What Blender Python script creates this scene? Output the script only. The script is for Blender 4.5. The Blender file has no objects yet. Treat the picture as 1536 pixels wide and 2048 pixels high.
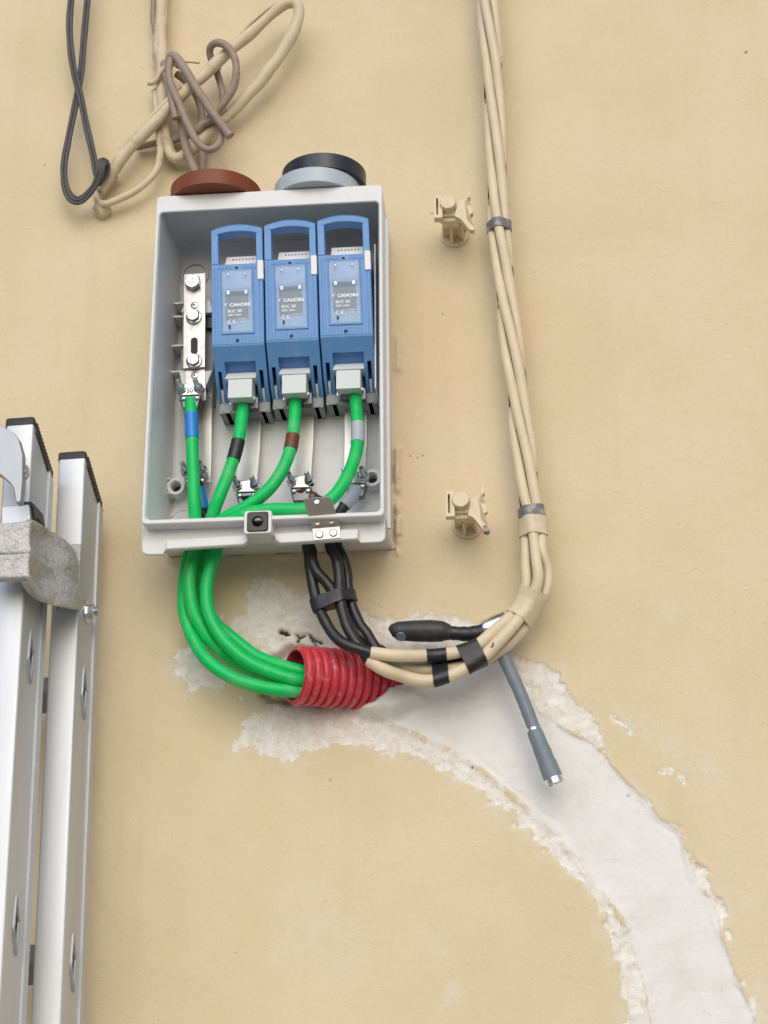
import bpy, bmesh, math, random
import numpy as np
from mathutils import Vector, Matrix

random.seed(7)
RNG = np.random.default_rng(11)
sc = bpy.context.scene
C = sc.collection
rad = math.radians

# ------------------------------------------------------------------ camera
CAM = Vector((0.400517, -1.701521, -0.571001))
PITCH, YAW, ROLL, FPX = 0.346323506, 0.0885161489, -0.00592500357, 3217.45112
_f = Vector((-math.sin(YAW) * math.cos(PITCH), math.cos(YAW) * math.cos(PITCH), math.sin(PITCH)))
_r = Vector((math.cos(YAW), math.sin(YAW), 0.0))
_u = _r.cross(_f)
R_AX = _r * math.cos(ROLL) + _u * math.sin(ROLL)
U_AX = _u * math.cos(ROLL) - _r * math.sin(ROLL)
F_AX = _f
cam_d = bpy.data.cameras.new('camera')
cam = bpy.data.objects.new('camera', cam_d)
C.objects.link(cam)
M = Matrix.Identity(4)
for i in range(3):
    M[i][0], M[i][1], M[i][2], M[i][3] = R_AX[i], U_AX[i], -F_AX[i], CAM[i]
cam.matrix_world = M
cam_d.sensor_fit = 'VERTICAL'
cam_d.sensor_height = 36.0
cam_d.sensor_width = 27.0
cam_d.lens = 36.0 * FPX / 2048.0
cam_d.clip_start, cam_d.clip_end = 0.05, 500.0
sc.camera = cam
sc.render.resolution_x, sc.render.resolution_y = 768, 1024

# ------------------------------------------------------------------ sky, sun, exposure
SUN_EL, SUN_AZ = 30.0, -12.0          # azimuth: degrees to the left of straight out from the wall
w = bpy.data.worlds.new('World')
sc.world = w
w.use_nodes = True
nt = w.node_tree
sky = nt.nodes.new('ShaderNodeTexSky')
sky.sky_type = 'NISHITA'
sky.sun_disc = False
sky.sun_elevation = rad(SUN_EL)
sky.sun_rotation = rad(180 + SUN_AZ)
sky.air_density, sky.dust_density, sky.ozone_density = 1.0, 2.0, 1.0
bg = nt.nodes['Background']
bg.inputs['Strength'].default_value = 0.10
nt.links.new(sky.outputs[0], bg.inputs['Color'])
sl = bpy.data.lights.new('sun', 'SUN')
sl.energy = 0.9
sl.angle = rad(60)
sl.color = (0.97, 0.99, 1.0)
so = bpy.data.objects.new('sun', sl)
C.objects.link(so)
sd = Vector((math.sin(rad(SUN_AZ)) * math.cos(rad(SUN_EL)), -math.cos(rad(SUN_AZ)) * math.cos(rad(SUN_EL)), math.sin(rad(SUN_EL))))
so.rotation_euler = (-sd).to_track_quat('-Z', 'Y').to_euler()
so.location = (0, -3, 6)
sc.view_settings.view_transform = 'Standard'
sc.view_settings.look = 'None'
sc.view_settings.gamma = 1
sc.view_settings.use_curve_mapping = False
sc.view_settings.exposure = 0.42


def P(u, v, d):
    """world point at distance d in front of the wall (y = -d) on the sight line measured in the photo"""
    r = F_AX + R_AX * ((u - 768.0) / FPX) - U_AX * ((v - 1024.0) / FPX)
    t = (-d - CAM.y) / r.y
    return CAM + r * t


# ------------------------------------------------------------------ materials
def srgb(r, g, b):
    f = lambda c: (c / 255 / 12.92) if c / 255 <= 0.04045 else ((c / 255 + 0.055) / 1.055) ** 2.4
    return (f(r), f(g), f(b), 1.0)


def mat(name, col, rough=0.5, metal=0.0, var=0.08, scale=60.0, bump=0.0, bscale=300.0, spec=0.5, dirt=None, dirt_amt=0.5, dirt_scale=40.0, stretch=None, rvar=0.12):
    m = bpy.data.materials.new(name)
    m.use_nodes = True
    n = m.node_tree
    b = n.nodes['Principled BSDF']
    b.inputs['Roughness'].default_value = rough
    b.inputs['Metallic'].default_value = metal
    b.inputs['Specular IOR Level'].default_value = spec
    tc = n.nodes.new('ShaderNodeTexCoord')
    oi = n.nodes.new('ShaderNodeObjectInfo')
    va = n.nodes.new('ShaderNodeVectorMath')
    va.operation = 'ADD'
    n.links.new(tc.outputs['Object'], va.inputs[0])
    n.links.new(oi.outputs['Location'], va.inputs[1])
    src = va.outputs[0]
    if stretch:
        mp = n.nodes.new('ShaderNodeMapping')
        mp.inputs['Scale'].default_value = stretch
        n.links.new(src, mp.inputs[0])
        src = mp.outputs[0]
    no = n.nodes.new('ShaderNodeTexNoise')
    no.inputs['Scale'].default_value = scale
    no.inputs['Detail'].default_value = 6
    n.links.new(src, no.inputs['Vector'])
    mx = n.nodes.new('ShaderNodeMix')
    mx.data_type = 'RGBA'
    c = Vector(col[:3])
    mx.inputs['A'].default_value = (*(c * (1 - var)), 1)
    mx.inputs['B'].default_value = (*[min(1, k) for k in (c * (1 + var))], 1)
    n.links.new(no.outputs['Fac'], mx.inputs['Factor'])
    out = mx.outputs['Result']
    if dirt:
        n2 = n.nodes.new('ShaderNodeTexNoise')
        n2.inputs['Scale'].default_value = dirt_scale
        n2.inputs['Detail'].default_value = 9
        n2.inputs['Roughness'].default_value = 0.7
        n.links.new(src, n2.inputs['Vector'])
        rp = n.nodes.new('ShaderNodeValToRGB')
        rp.color_ramp.elements[0].position = 0.52
        rp.color_ramp.elements[1].position = 0.70
        rp.color_ramp.elements[1].color = (dirt_amt,) * 3 + (1,)
        rp.color_ramp.elements[0].color = (0, 0, 0, 1)
        n.links.new(n2.outputs['Fac'], rp.inputs[0])
        m2 = n.nodes.new('ShaderNodeMix')
        m2.data_type = 'RGBA'
        n.links.new(rp.outputs[0], m2.inputs['Factor'])
        n.links.new(out, m2.inputs['A'])
        m2.inputs['B'].default_value = dirt
        out = m2.outputs['Result']
    n.links.new(out, b.inputs['Base Color'])
    if rvar:
        mr = n.nodes.new('ShaderNodeMapRange')
        mr.inputs['To Min'].default_value = max(0.03, rough - rvar)
        mr.inputs['To Max'].default_value = min(1, rough + rvar)
        n.links.new(no.outputs['Fac'], mr.inputs['Value'])
        n.links.new(mr.outputs[0], b.inputs['Roughness'])
    if bump:
        n3 = n.nodes.new('ShaderNodeTexNoise')
        n3.inputs['Scale'].default_value = bscale
        n3.inputs['Detail'].default_value = 5
        n.links.new(src, n3.inputs['Vector'])
        bp = n.nodes.new('ShaderNodeBump')
        bp.inputs['Strength'].default_value = bump
        bp.inputs['Distance'].default_value = 0.002
        n.links.new(n3.outputs['Fac'], bp.inputs['Height'])
        n.links.new(bp.outputs[0], b.inputs['Normal'])
    return m


MT = {}
MT['box'] = mat('box_plastic', (0.715, 0.73, 0.735), 0.42, var=0.03, scale=25, dirt=(0.42, 0.38, 0.32, 1), dirt_amt=0.16, dirt_scale=30, bump=0.04, bscale=900)
MT['black_plastic'] = mat('black_plastic', (0.018, 0.018, 0.020), 0.4)
MT['blue'] = mat('blue_plastic', (0.120, 0.295, 0.60), 0.42, var=0.05, scale=35, dirt=(0.45, 0.45, 0.46, 1), dirt_amt=0.20, dirt_scale=70, bump=0.03, bscale=900)
MT['blue_dark_hole'] = mat('hole_black', (0.01, 0.01, 0.02), 0.6)
MT['tab'] = mat('pale_grey_plastic', (0.62, 0.66, 0.66), 0.45, var=0.05, scale=200, stretch=(1, 1, 0.05))
MT['white_tab'] = mat('white_plastic', (0.78, 0.78, 0.80), 0.4, var=0.03)
MT['grey_base'] = mat('grey_plastic', (0.31, 0.33, 0.33), 0.5, var=0.06)
MT['tin'] = mat('tinned_metal', (0.54, 0.51, 0.49), 0.42, 0.9, var=0.16, scale=50, dirt=(0.24, 0.20, 0.18, 1), dirt_amt=0.7, dirt_scale=55, bump=0.05, bscale=200)
MT['strap'] = mat('brushed_strap', (0.52, 0.51, 0.48), 0.40, 0.95, var=0.14, scale=90, stretch=(1, 1, 0.12), dirt=(0.35, 0.34, 0.30, 1), dirt_amt=0.5, dirt_scale=30)
MT['zinc'] = mat('zinc_steel', (0.56, 0.58, 0.61), 0.24, 1.0, var=0.2, scale=120)
MT['dark_metal'] = mat('dark_clamp_metal', (0.16, 0.17, 0.18), 0.35, 0.9, var=0.3, scale=150)
MT['steel_plate'] = mat('stainless_plate', (0.50, 0.47, 0.445), 0.40, 0.75, var=0.08, scale=120, stretch=(0.1, 1, 1), bump=0.02)
MT['copper'] = mat('copper', (0.40, 0.17, 0.08), 0.4, 0.7, var=0.25, scale=300)
MT['green'] = mat('green_sheath', (0.004, 0.52, 0.118), 0.36, var=0.10, scale=40, spec=0.32, dirt=(0.26, 0.54, 0.30, 1), dirt_amt=0.40, dirt_scale=34, bump=0.03, bscale=400)
MT['tape_blue'] = mat('blue_tape', (0.012, 0.22, 0.62), 0.32, var=0.1)
MT['tape_black'] = mat('black_tape', (0.016, 0.017, 0.020), 0.38, var=0.2, bump=0.15, bscale=220)
MT['tape_brown'] = mat('brown_tape', (0.155, 0.045, 0.018), 0.34, var=0.1)
MT['tape_grey'] = mat('grey_tape', (0.42, 0.47, 0.53), 0.32, var=0.06)
MT['roll_brown'] = mat('brown_roll', (0.205, 0.055, 0.022), 0.40, var=0.06, spec=0.3)
MT['roll_black'] = mat('black_roll', (0.020, 0.022, 0.032), 0.34, var=0.1)
MT['roll_grey'] = mat('grey_roll', (0.44, 0.50, 0.55), 0.36, var=0.05)
MT['card'] = mat('core_card', (0.05, 0.025, 0.018), 0.7, var=0.1)
MT['card_grey'] = mat('core_card_grey', (0.18, 0.21, 0.22), 0.7, var=0.1)
MT['red'] = mat('red_conduit', (0.58, 0.045, 0.072), 0.36, var=0.12, scale=50, dirt=(0.62, 0.40, 0.40, 1), dirt_amt=0.6, dirt_scale=85, bump=0.05, bscale=300)
MT['clip'] = mat('painted_clip', (0.72, 0.60, 0.425), 0.55, var=0.06, scale=80, dirt=(0.35, 0.27, 0.18, 1), dirt_amt=0.25, dirt_scale=70, bump=0.06)
MT['rubber'] = mat('black_rubber', (0.028, 0.029, 0.031), 0.48, var=0.2, bump=0.08, bscale=250, dirt=(0.2, 0.2, 0.19, 1), dirt_amt=0.25)
MT['rod'] = mat('grey_wrap', (0.17, 0.215, 0.245), 0.45, var=0.1, bump=0.10, bscale=120)
MT['chrome'] = mat('chrome', (0.80, 0.80, 0.82), 0.13, 1.0, var=0.08)
MT['alu'] = mat('ladder_aluminium', (0.56, 0.58, 0.605), 0.48, 0.55, var=0.06, scale=80, stretch=(1, 1, 0.03), dirt=(0.40, 0.38, 0.36, 1), dirt_amt=0.22, dirt_scale=25, bump=0.02)
MT['alu_side'] = MT['alu']
MT['cast'] = mat('cast_aluminium', (0.54, 0.53, 0.52), 0.55, 0.5, var=0.5, scale=420, bump=0.7, bscale=420, dirt=(0.20, 0.19, 0.18, 1), dirt_amt=0.6, dirt_scale=120)
MT['cap'] = mat('rubber_cap', (0.035, 0.033, 0.035), 0.6, var=0.25, scale=200, bump=0.2)
MT['rung'] = mat('worn_rung', (0.34, 0.33, 0.32), 0.5, 0.7, var=0.15, scale=120, stretch=(0.1, 1, 1), bump=0.1)
MT['galv'] = mat('galvanised_sheet', (0.40, 0.42, 0.445), 0.48, 0.6, var=0.10, scale=60)
MT['old_dark'] = mat('weathered_black_cable', (0.085, 0.080, 0.082), 0.6, var=0.4, scale=55, dirt=(0.11, 0.050, 0.045, 1), dirt_amt=0.9, dirt_scale=50, bump=0.1)
MT['old_beige'] = mat('painted_old_cable', (0.67, 0.555, 0.39), 0.65, var=0.12, scale=60, dirt=(0.26, 0.18, 0.12, 1), dirt_amt=0.75, dirt_scale=30, bump=0.25, bscale=160)
MT['old_grey'] = mat('weathered_grey_wire', (0.33, 0.255, 0.20), 0.6, var=0.2, scale=70, dirt=(0.17, 0.125, 0.10, 1), dirt_amt=0.6, dirt_scale=60, bump=0.15)
MT['beige_tape'] = mat('painted_tape', (0.68, 0.565, 0.40), 0.55, var=0.06, scale=60, dirt=(0.5, 0.38, 0.25, 1), dirt_amt=0.4, dirt_scale=30, bump=0.08)
MT['worn_tape'] = mat('worn_painted_tape', (0.17, 0.165, 0.185), 0.5, var=0.2, scale=60, dirt=(0.60, 0.50, 0.37, 1), dirt_amt=0.95, dirt_scale=70, bump=0.1)
MT['print'] = mat('white_print', (0.85, 0.87, 0.9), 0.5, var=0.02)
MT['bolt_print'] = mat('stamped_mark', (0.25, 0.27, 0.28), 0.5, 0.6, var=0.02)
MT['fuse_grey'] = mat('fuse_body', (0.045, 0.05, 0.055), 0.4, var=0.3, scale=120)
MT['yellow'] = mat('yellow_label', (0.62, 0.50, 0.03), 0.45, var=0.04)
MT['film'] = mat('clear_film', (0.8, 0.8, 0.78), 0.2)
MT['ground'] = mat('paving', (0.30, 0.295, 0.285), 0.85, var=0.2, scale=6, bump=0.2, bscale=60)
for nm, col, a in (('window', (0.62, 0.80, 1.0), 0.32), ('filmt', (0.85, 0.85, 0.82), 0.30)):
    m = bpy.data.materials.new('clear_' + nm)
    m.use_nodes = True
    n = m.node_tree
    b = n.nodes['Principled BSDF']
    b.inputs['Base Color'].default_value = (*col, 1)
    b.inputs['Roughness'].default_value = 0.14
    tr = n.nodes.new('ShaderNodeBsdfTransparent')
    mx = n.nodes.new('ShaderNodeMixShader')
    nz = n.nodes.new('ShaderNodeTexNoise')
    nz.inputs['Scale'].default_value = 60
    mr = n.nodes.new('ShaderNodeMapRange')
    mr.inputs['To Min'].default_value = a - 0.04
    mr.inputs['To Max'].default_value = a + 0.04
    n.links.new(nz.outputs['Fac'], mr.inputs['Value'])
    n.links.new(mr.outputs[0], mx.inputs['Fac'])
    n.links.new(tr.outputs[0], mx.inputs[1])
    n.links.new(b.outputs[0], mx.inputs[2])
    n.links.new(mx.outputs[0], n.nodes['Material Output'].inputs['Surface'])
    MT[nm] = m


def strand_material():
    """beige paint brushed over black cable: the attribute keeps inward sides black, which also paints shade into the gaps"""
    m = bpy.data.materials.new('painted_strand')
    m.use_nodes = True
    n = m.node_tree
    b = n.nodes['Principled BSDF']
    b.inputs['Roughness'].default_value = 0.5
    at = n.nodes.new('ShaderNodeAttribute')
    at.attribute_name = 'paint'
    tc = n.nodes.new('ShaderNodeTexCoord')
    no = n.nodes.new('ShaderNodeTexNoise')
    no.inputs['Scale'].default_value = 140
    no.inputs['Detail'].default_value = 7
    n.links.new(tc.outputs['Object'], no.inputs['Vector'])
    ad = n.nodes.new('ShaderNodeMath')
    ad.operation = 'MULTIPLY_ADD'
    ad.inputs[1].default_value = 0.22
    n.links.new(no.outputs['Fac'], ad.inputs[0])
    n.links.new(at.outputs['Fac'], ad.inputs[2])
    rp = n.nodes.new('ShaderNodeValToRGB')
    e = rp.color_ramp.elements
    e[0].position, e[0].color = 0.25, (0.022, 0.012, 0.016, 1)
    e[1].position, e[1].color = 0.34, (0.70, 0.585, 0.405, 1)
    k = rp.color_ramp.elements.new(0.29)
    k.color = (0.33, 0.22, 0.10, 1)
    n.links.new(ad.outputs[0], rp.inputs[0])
    n2 = n.nodes.new('ShaderNodeTexNoise')
    n2.inputs['Scale'].default_value = 28
    n2.inputs['Detail'].default_value = 5
    n.links.new(tc.outputs['Object'], n2.inputs['Vector'])
    mr = n.nodes.new('ShaderNodeMapRange')
    mr.inputs['To Min'].default_value = 0.84
    mr.inputs['To Max'].default_value = 1.14
    n.links.new(n2.outputs['Fac'], mr.inputs['Value'])
    mm = n.nodes.new('ShaderNodeMix')
    mm.data_type = 'RGBA'
    mm.blend_type = 'MULTIPLY'
    mm.inputs['Factor'].default_value = 1
    n.links.new(rp.outputs[0], mm.inputs['A'])
    n.links.new(mr.outputs[0], mm.inputs['B'])
    n.links.new(mm.outputs['Result'], b.inputs['Base Color'])
    bp = n.nodes.new('ShaderNodeBump')
    ch = n.nodes.new('ShaderNodeTexNoise')
    ch.inputs['Scale'].default_value = 85
    ch.inputs['Detail'].default_value = 3
    n.links.new(tc.outputs['Object'], ch.inputs['Vector'])
    cr = n.nodes.new('ShaderNodeMapRange')
    cr.inputs['From Min'].default_value, cr.inputs['From Max'].default_value = 0.715, 0.74
    n.links.new(ch.outputs['Fac'], cr.inputs['Value'])
    cm = n.nodes.new('ShaderNodeMix')
    cm.data_type = 'RGBA'
    n.links.new(cr.outputs[0], cm.inputs['Factor'])
    n.links.new(mm.outputs['Result'], cm.inputs['A'])
    cm.inputs['B'].default_value = (0.06, 0.04, 0.03, 1)
    n.links.new(cm.outputs['Result'], b.inputs['Base Color'])
    bp.inputs['Strength'].default_value = 0.25
    bp.inputs['Distance'].default_value = 0.002
    n.links.new(no.outputs['Fac'], bp.inputs['Height'])
    n.links.new(bp.outputs[0], b.inputs['Normal'])
    return m


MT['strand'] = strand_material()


# ------------------------------------------------------------------ mesh helpers
def origin_of(o):
    v = Vector((0, 0, 0))
    while o is not None:
        v = v + o.location
        o = o.parent
    return v


class MB:
    def __init__(s):
        s.v, s.f, s.a = [], [], []

    def add(s, vs, fs, at=None):
        k = len(s.v)
        s.v += [Vector(p) for p in vs]
        s.f += [tuple(i + k for i in f) for f in fs]
        s.a += list(at) if at is not None else [1.0] * len(vs)
        return s

    def hexa(s, p):      # eight corners: 0-3 one face round, 4-7 the opposite one
        return s.add(p, [(3, 2, 1, 0), (4, 5, 6, 7), (0, 1, 5, 4), (1, 2, 6, 5), (2, 3, 7, 6), (3, 0, 4, 7)])

    def box(s, x0, x1, y0, y1, z0, z1):
        return s.hexa([(x0, y0, z0), (x1, y0, z0), (x1, y1, z0), (x0, y1, z0), (x0, y0, z1), (x1, y0, z1), (x1, y1, z1), (x0, y1, z1)])

    def prism(s, pts, off):     # polygon (world points) pushed along off
        n = len(pts)
        a = [Vector(p) for p in pts]
        b = [p + Vector(off) for p in a]
        fs = [tuple(range(n)), tuple(range(2 * n - 1, n - 1, -1))]
        fs += [(i, n + i, n + (i + 1) % n, (i + 1) % n) for i in range(n)]
        return s.add(a + b, fs)

    def loft(s, rings, cap0=True, cap1=True, closed=False):
        n = len(rings[0])
        vs = [p for r in rings for p in r]
        fs = []
        m = len(rings)
        for i in range(m if closed else m - 1):
            for j in range(n):
                fs.append((i * n + j, i * n + (j + 1) % n, ((i + 1) % m) * n + (j + 1) % n, ((i + 1) % m) * n + j))
        if cap0 and not closed:
            fs.append(tuple(reversed(range(n))))
        if cap1 and not closed:
            fs.append(tuple(range((m - 1) * n, m * n)))
        return s.add(vs, fs)

    def lathe(s, base, axis, prof, seg=24, closed=False, cap0=True, cap1=True, refv=None):
        ax = Vector(axis).normalized()
        a = Vector(refv) if refv else (Vector((0, 0, 1)) if abs(ax.z) < 0.9 else Vector((1, 0, 0)))
        e1 = (a - ax * a.dot(ax)).normalized()
        e2 = ax.cross(e1)
        base = Vector(base)
        rings = []
        for (h, r) in prof:
            rings.append([base + ax * h + (e1 * math.cos(2 * math.pi * k / seg) + e2 * math.sin(2 * math.pi * k / seg)) * r for k in range(seg)])
        return s.loft(rings, cap0, cap1, closed)

    def tube(s, pts, r, seg=12, flat=1.0, flat_dir=None, caps=True, attr=None):
        pts = [Vector(p) for p in pts]
        n = len(pts)
        rr = r if hasattr(r, '__len__') else [r] * n
        tg = [(pts[min(i + 1, n - 1)] - pts[max(i - 1, 0)]).normalized() for i in range(n)]
        a = Vector((0, 1, 0)) if abs(tg[0].y) < 0.9 else Vector((1, 0, 0))
        e = (a - tg[0] * a.dot(tg[0])).normalized()
        rings, at = [], []
        for i in range(n):
            e = e - tg[i] * e.dot(tg[i])
            e.normalize()
            g = tg[i].cross(e)
            ring = []
            for k in range(seg):
                t = 2 * math.pi * k / seg
                o = e * math.cos(t) * rr[i] + g * math.sin(t) * rr[i] * flat
                ring.append(pts[i] + o)
                if attr:
                    at.append(attr(i, o.normalized()))
            rings.append(ring)
        s.loft(rings, caps, caps)
        if attr:
            s.a[-len(at):] = at
        return s

    def build(s, name, m, parent=None, bevel=0.0, smooth=True, angle=38, attr=None, seg=2, root=False):
        me = bpy.data.meshes.new(name)
        o = bpy.data.objects.new(name, me)
        C.objects.link(o)
        if parent is not None:
            off = origin_of(parent)
            o.parent = parent
        else:
            lo = Vector((min(p.x for p in s.v), min(p.y for p in s.v), min(p.z for p in s.v)))
            hi = Vector((max(p.x for p in s.v), max(p.y for p in s.v), max(p.z for p in s.v)))
            off = Vector(((lo.x + hi.x) / 2, (lo.y + hi.y) / 2, lo.z))
            o.location = off
        me.from_pydata([p - off for p in s.v], [], s.f)
        bm = bmesh.new()
        bm.from_mesh(me)
        bmesh.ops.recalc_face_normals(bm, faces=bm.faces)
        bm.to_mesh(me)
        bm.free()
        if attr:
            al = me.attributes.new(attr, 'FLOAT', 'POINT')
            al.data.foreach_set('value', s.a)
        if smooth:
            me.polygons.foreach_set('use_smooth', [True] * len(me.polygons))
            me.set_sharp_from_angle(angle=rad(angle))
        me.materials.append(m)
        if bevel:
            bv = o.modifiers.new('bevel', 'BEVEL')
            bv.width = bevel
            bv.segments = seg
            bv.limit_method = 'ANGLE'
            bv.angle_limit = rad(35)
            bv.harden_normals = True
        return o


def tag(o, label, cat, group=None):
    o['label'], o['category'] = label, cat
    if group:
        o['group'] = group
    return o


def thing(name, label, cat, loc, group=None):
    o = bpy.data.objects.new(name, None)
    o.empty_display_size = 0.02
    o.location = loc
    C.objects.link(o)
    return tag(o, label, cat, group)


def copy_tree(o, parent=None):
    c = o.copy()
    C.objects.link(c)
    if parent is not None:
        c.parent = parent
    for ch in list(o.children):
        copy_tree(ch, c)
    return c


def smooth_path(pts, step=0.004):
    """Catmull-Rom through the points, sampled about every step metres"""
    p = [Vector(q) for q in pts]
    p = [p[0] * 2 - p[1]] + p + [p[-1] * 2 - p[-2]]
    out = []
    for i in range(1, len(p) - 2):
        n = max(2, int((p[i + 1] - p[i]).length / step))
        for k in range(n):
            t = k / n
            a, b, c, d = p[i - 1], p[i], p[i + 1], p[i + 2]
            out.append(0.5 * ((2 * b) + (c - a) * t + (2 * a - 5 * b + 4 * c - d) * t * t + (3 * b - a - 3 * c + d) * t ** 3))
    out.append(p[-2])
    return out


def px_path(pts, step=0.004):
    return smooth_path([P(*q) for q in pts], step)


def wrap_mesh(strands, centres, rad_, grow=0.0009, n=30, jitter=0.0):
    """tape pulled tight round several strands: convex outline of their circles at each centre"""
    rings = []
    cs = [Vector(c) for c in centres]
    prev_e = None
    for i, c in enumerate(cs):
        t = (cs[min(i + 1, len(cs) - 1)] - cs[max(i - 1, 0)]).normalized()
        e1 = Vector((0, 1, 0))
        e1 = (e1 - t * e1.dot(t)).normalized()
        e2 = t.cross(e1)
        pts = []
        for s in strands:
            q = min(s, key=lambda p: (p - c).length)
            d = q - c
            d = d - t * d.dot(t)
            x, y = d.dot(e1), d.dot(e2)
            for k in range(14):
                a = 2 * math.pi * k / 14
                pts.append((x + (rad_ + grow) * math.cos(a), y + (rad_ + grow) * math.sin(a)))
        cx, cy = sum(p[0] for p in pts) / len(pts), sum(p[1] for p in pts) / len(pts)
        ring = []
        for k in range(n):
            a = 2 * math.pi * k / n
            dx, dy = math.cos(a), math.sin(a)
            # support-function based radius along the ray (convex outline)
            best = 1e9
            for j in range(36):
                b = 2 * math.pi * j / 36
                nx, ny = math.cos(b), math.sin(b)
                den = dx * nx + dy * ny
                if den > 0.05:
                    h = max((p[0] - cx) * nx + (p[1] - cy) * ny for p in pts)
                    best = min(best, h / den)
            r = best + random.uniform(-jitter, jitter)
            ring.append(c + e1 * (cx + dx * r) + e2 * (cy + dy * r) + t * random.uniform(-jitter, jitter) * 2)
        rings.append(ring)
    return MB().loft(rings, True, True)


def text_mesh(body, size, name, m, parent, pos, ex=Vector((1, 0, 0)), ey=Vector((0, 0, 1)), align='LEFT', bold=0.0, xs=1.0):
    cu = bpy.data.curves.new(name, 'FONT')
    cu.body = body
    cu.size = size
    cu.align_x = align
    cu.offset = bold
    cu.resolution_u = 3
    o = bpy.data.objects.new('tmp_text', cu)
    C.objects.link(o)
    dg = bpy.context.evaluated_depsgraph_get()
    me = bpy.data.meshes.new_from_object(o.evaluated_get(dg))
    bpy.data.objects.remove(o)
    bpy.data.curves.remove(cu)
    off = origin_of(parent)
    for v in me.vertices:
        v.co = Vector(pos) + ex * v.co.x * xs + ey * v.co.y - off
    me.name = name
    me.materials.clear()
    me.materials.append(m)
    t = bpy.data.objects.new(name, me)
    C.objects.link(t)
    t.parent = parent
    return t


# ------------------------------------------------------------------ the ground (below the frame; the wall and the ladder stand on it)
GZ = -2.25
g = MB().add([(-60, -80, GZ), (60, -80, GZ), (60, 0.6, GZ), (-60, 0.6, GZ)], [(0, 1, 2, 3)]).build('ground', MT['ground'])
g['kind'] = 'structure'

# ------------------------------------------------------------------ the wall: one relief sheet, its plaster patch split off as a part
DX = 0.002
X0, X1, Z0, Z1 = -0.36, 0.84, -0.62, 0.90
NX, NZ = int(round((X1 - X0) / DX)) + 1, int(round((Z1 - Z0) / DX)) + 1
gx = X0 + DX * np.arange(NX)
gz = Z0 + DX * np.arange(NZ)
XX, ZZ = np.meshgrid(gx, gz)


def vnoise(x, z, cell, seed):
    r = np.random.default_rng(seed)
    t = r.random((256, 256))
    u, v = x / cell + 37.3, z / cell + 91.7
    i, j = np.floor(u).astype(int), np.floor(v).astype(int)
    fu, fv = u - i, v - j
    fu, fv = fu * fu * fu * (fu * (fu * 6 - 15) + 10), fv * fv * fv * (fv * (fv * 6 - 15) + 10)
    g_ = lambda a, b: t[a % 256, b % 256]
    return (g_(i, j) * (1 - fu) + g_(i + 1, j) * fu) * (1 - fv) + (g_(i, j + 1) * (1 - fu) + g_(i + 1, j + 1) * fu) * fv


def fbm(x, z, cell, octv, seed, gain=0.5):
    s, a, tot = 0, 1.0, 0
    for k in range(octv):
        s = s + a * (vnoise(x + 0.37 * z, z - 0.37 * x, cell / 2 ** k, seed + k) - 0.5)
        tot += a
        a *= gain
    return s / tot * 2


def sdf(poly, x, z):
    """signed distance in metres, negative inside"""
    p = np.array(poly)
    d = np.full(x.shape, 1e9)
    ins = np.zeros(x.shape, bool)
    n = len(p)
    for i in range(n):
        a, b = p[i], p[(i + 1) % n]
        e = b - a
        wx, wz = x - a[0], z - a[1]
        t = np.clip((wx * e[0] + wz * e[1]) / (e @ e + 1e-12), 0, 1)
        d = np.minimum(d, (wx - e[0] * t) ** 2 + (wz - e[1] * t) ** 2)
        c = (a[1] > z) != (b[1] > z)
        with np.errstate(divide='ignore', invalid='ignore'):
            xi = e[0] * (z - a[1]) / (e[1] if abs(e[1]) > 1e-12 else 1e-12) + a[0]
        ins ^= c & (x < xi)
    return np.where(ins, -1, 1) * np.sqrt(d)


def line_d(pts, x, z):
    d = np.full(x.shape, 1e9)
    p = np.array(pts)
    for i in range(len(p) - 1):
        a, b = p[i], p[i + 1]
        e = b - a
        wx, wz = x - a[0], z - a[1]
        t = np.clip((wx * e[0] + wz * e[1]) / (e @ e + 1e-12), 0, 1)
        d = np.minimum(d, np.hypot(wx - e[0] * t, wz - e[1] * t))
    return d


def W2(pts):
    return [(q.x, q.z) for q in (P(u, v, 0.0) for u, v in pts)]


def sm(x, a, b):
    t = np.clip((x - a) / (b - a), 0, 1)
    return t * t * (3 - 2 * t)


lower_edge = [(725, 1401), (754, 1433), (832, 1466), (904, 1498), (968, 1540), (1032, 1594), (1103, 1655), (1161, 1722), (1210, 1787), (1246, 1837), (1271, 1894), (1289, 1951), (1303, 2048), (1318, 2180)]
upper_edge = [(1000, 1325), (1040, 1375), (1082, 1430), (1125, 1458), (1182, 1487), (1232, 1537), (1275, 1587), (1318, 1637), (1360, 1665), (1375, 1715), (1389, 1758), (1425, 1808), (1439, 1865), (1460, 1922), (1482, 1972), (1503, 2022), (1510, 2048), (1530, 2180)]
band = lower_edge + upper_edge[::-1] + [(930, 1325), (860, 1350), (790, 1350), (745, 1372)]
outer_low = [(600, 1412), (540, 1406), (505, 1425), (488, 1445), (470, 1495), (505, 1497), (545, 1520), (590, 1512), (640, 1492), (725, 1487), (797, 1508), (825, 1520), (897, 1545), (982, 1601), (1046, 1648), (1118, 1715), (1168, 1780), (1218, 1848), (1236, 1926), (1248, 2048), (1260, 2180)]
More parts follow.
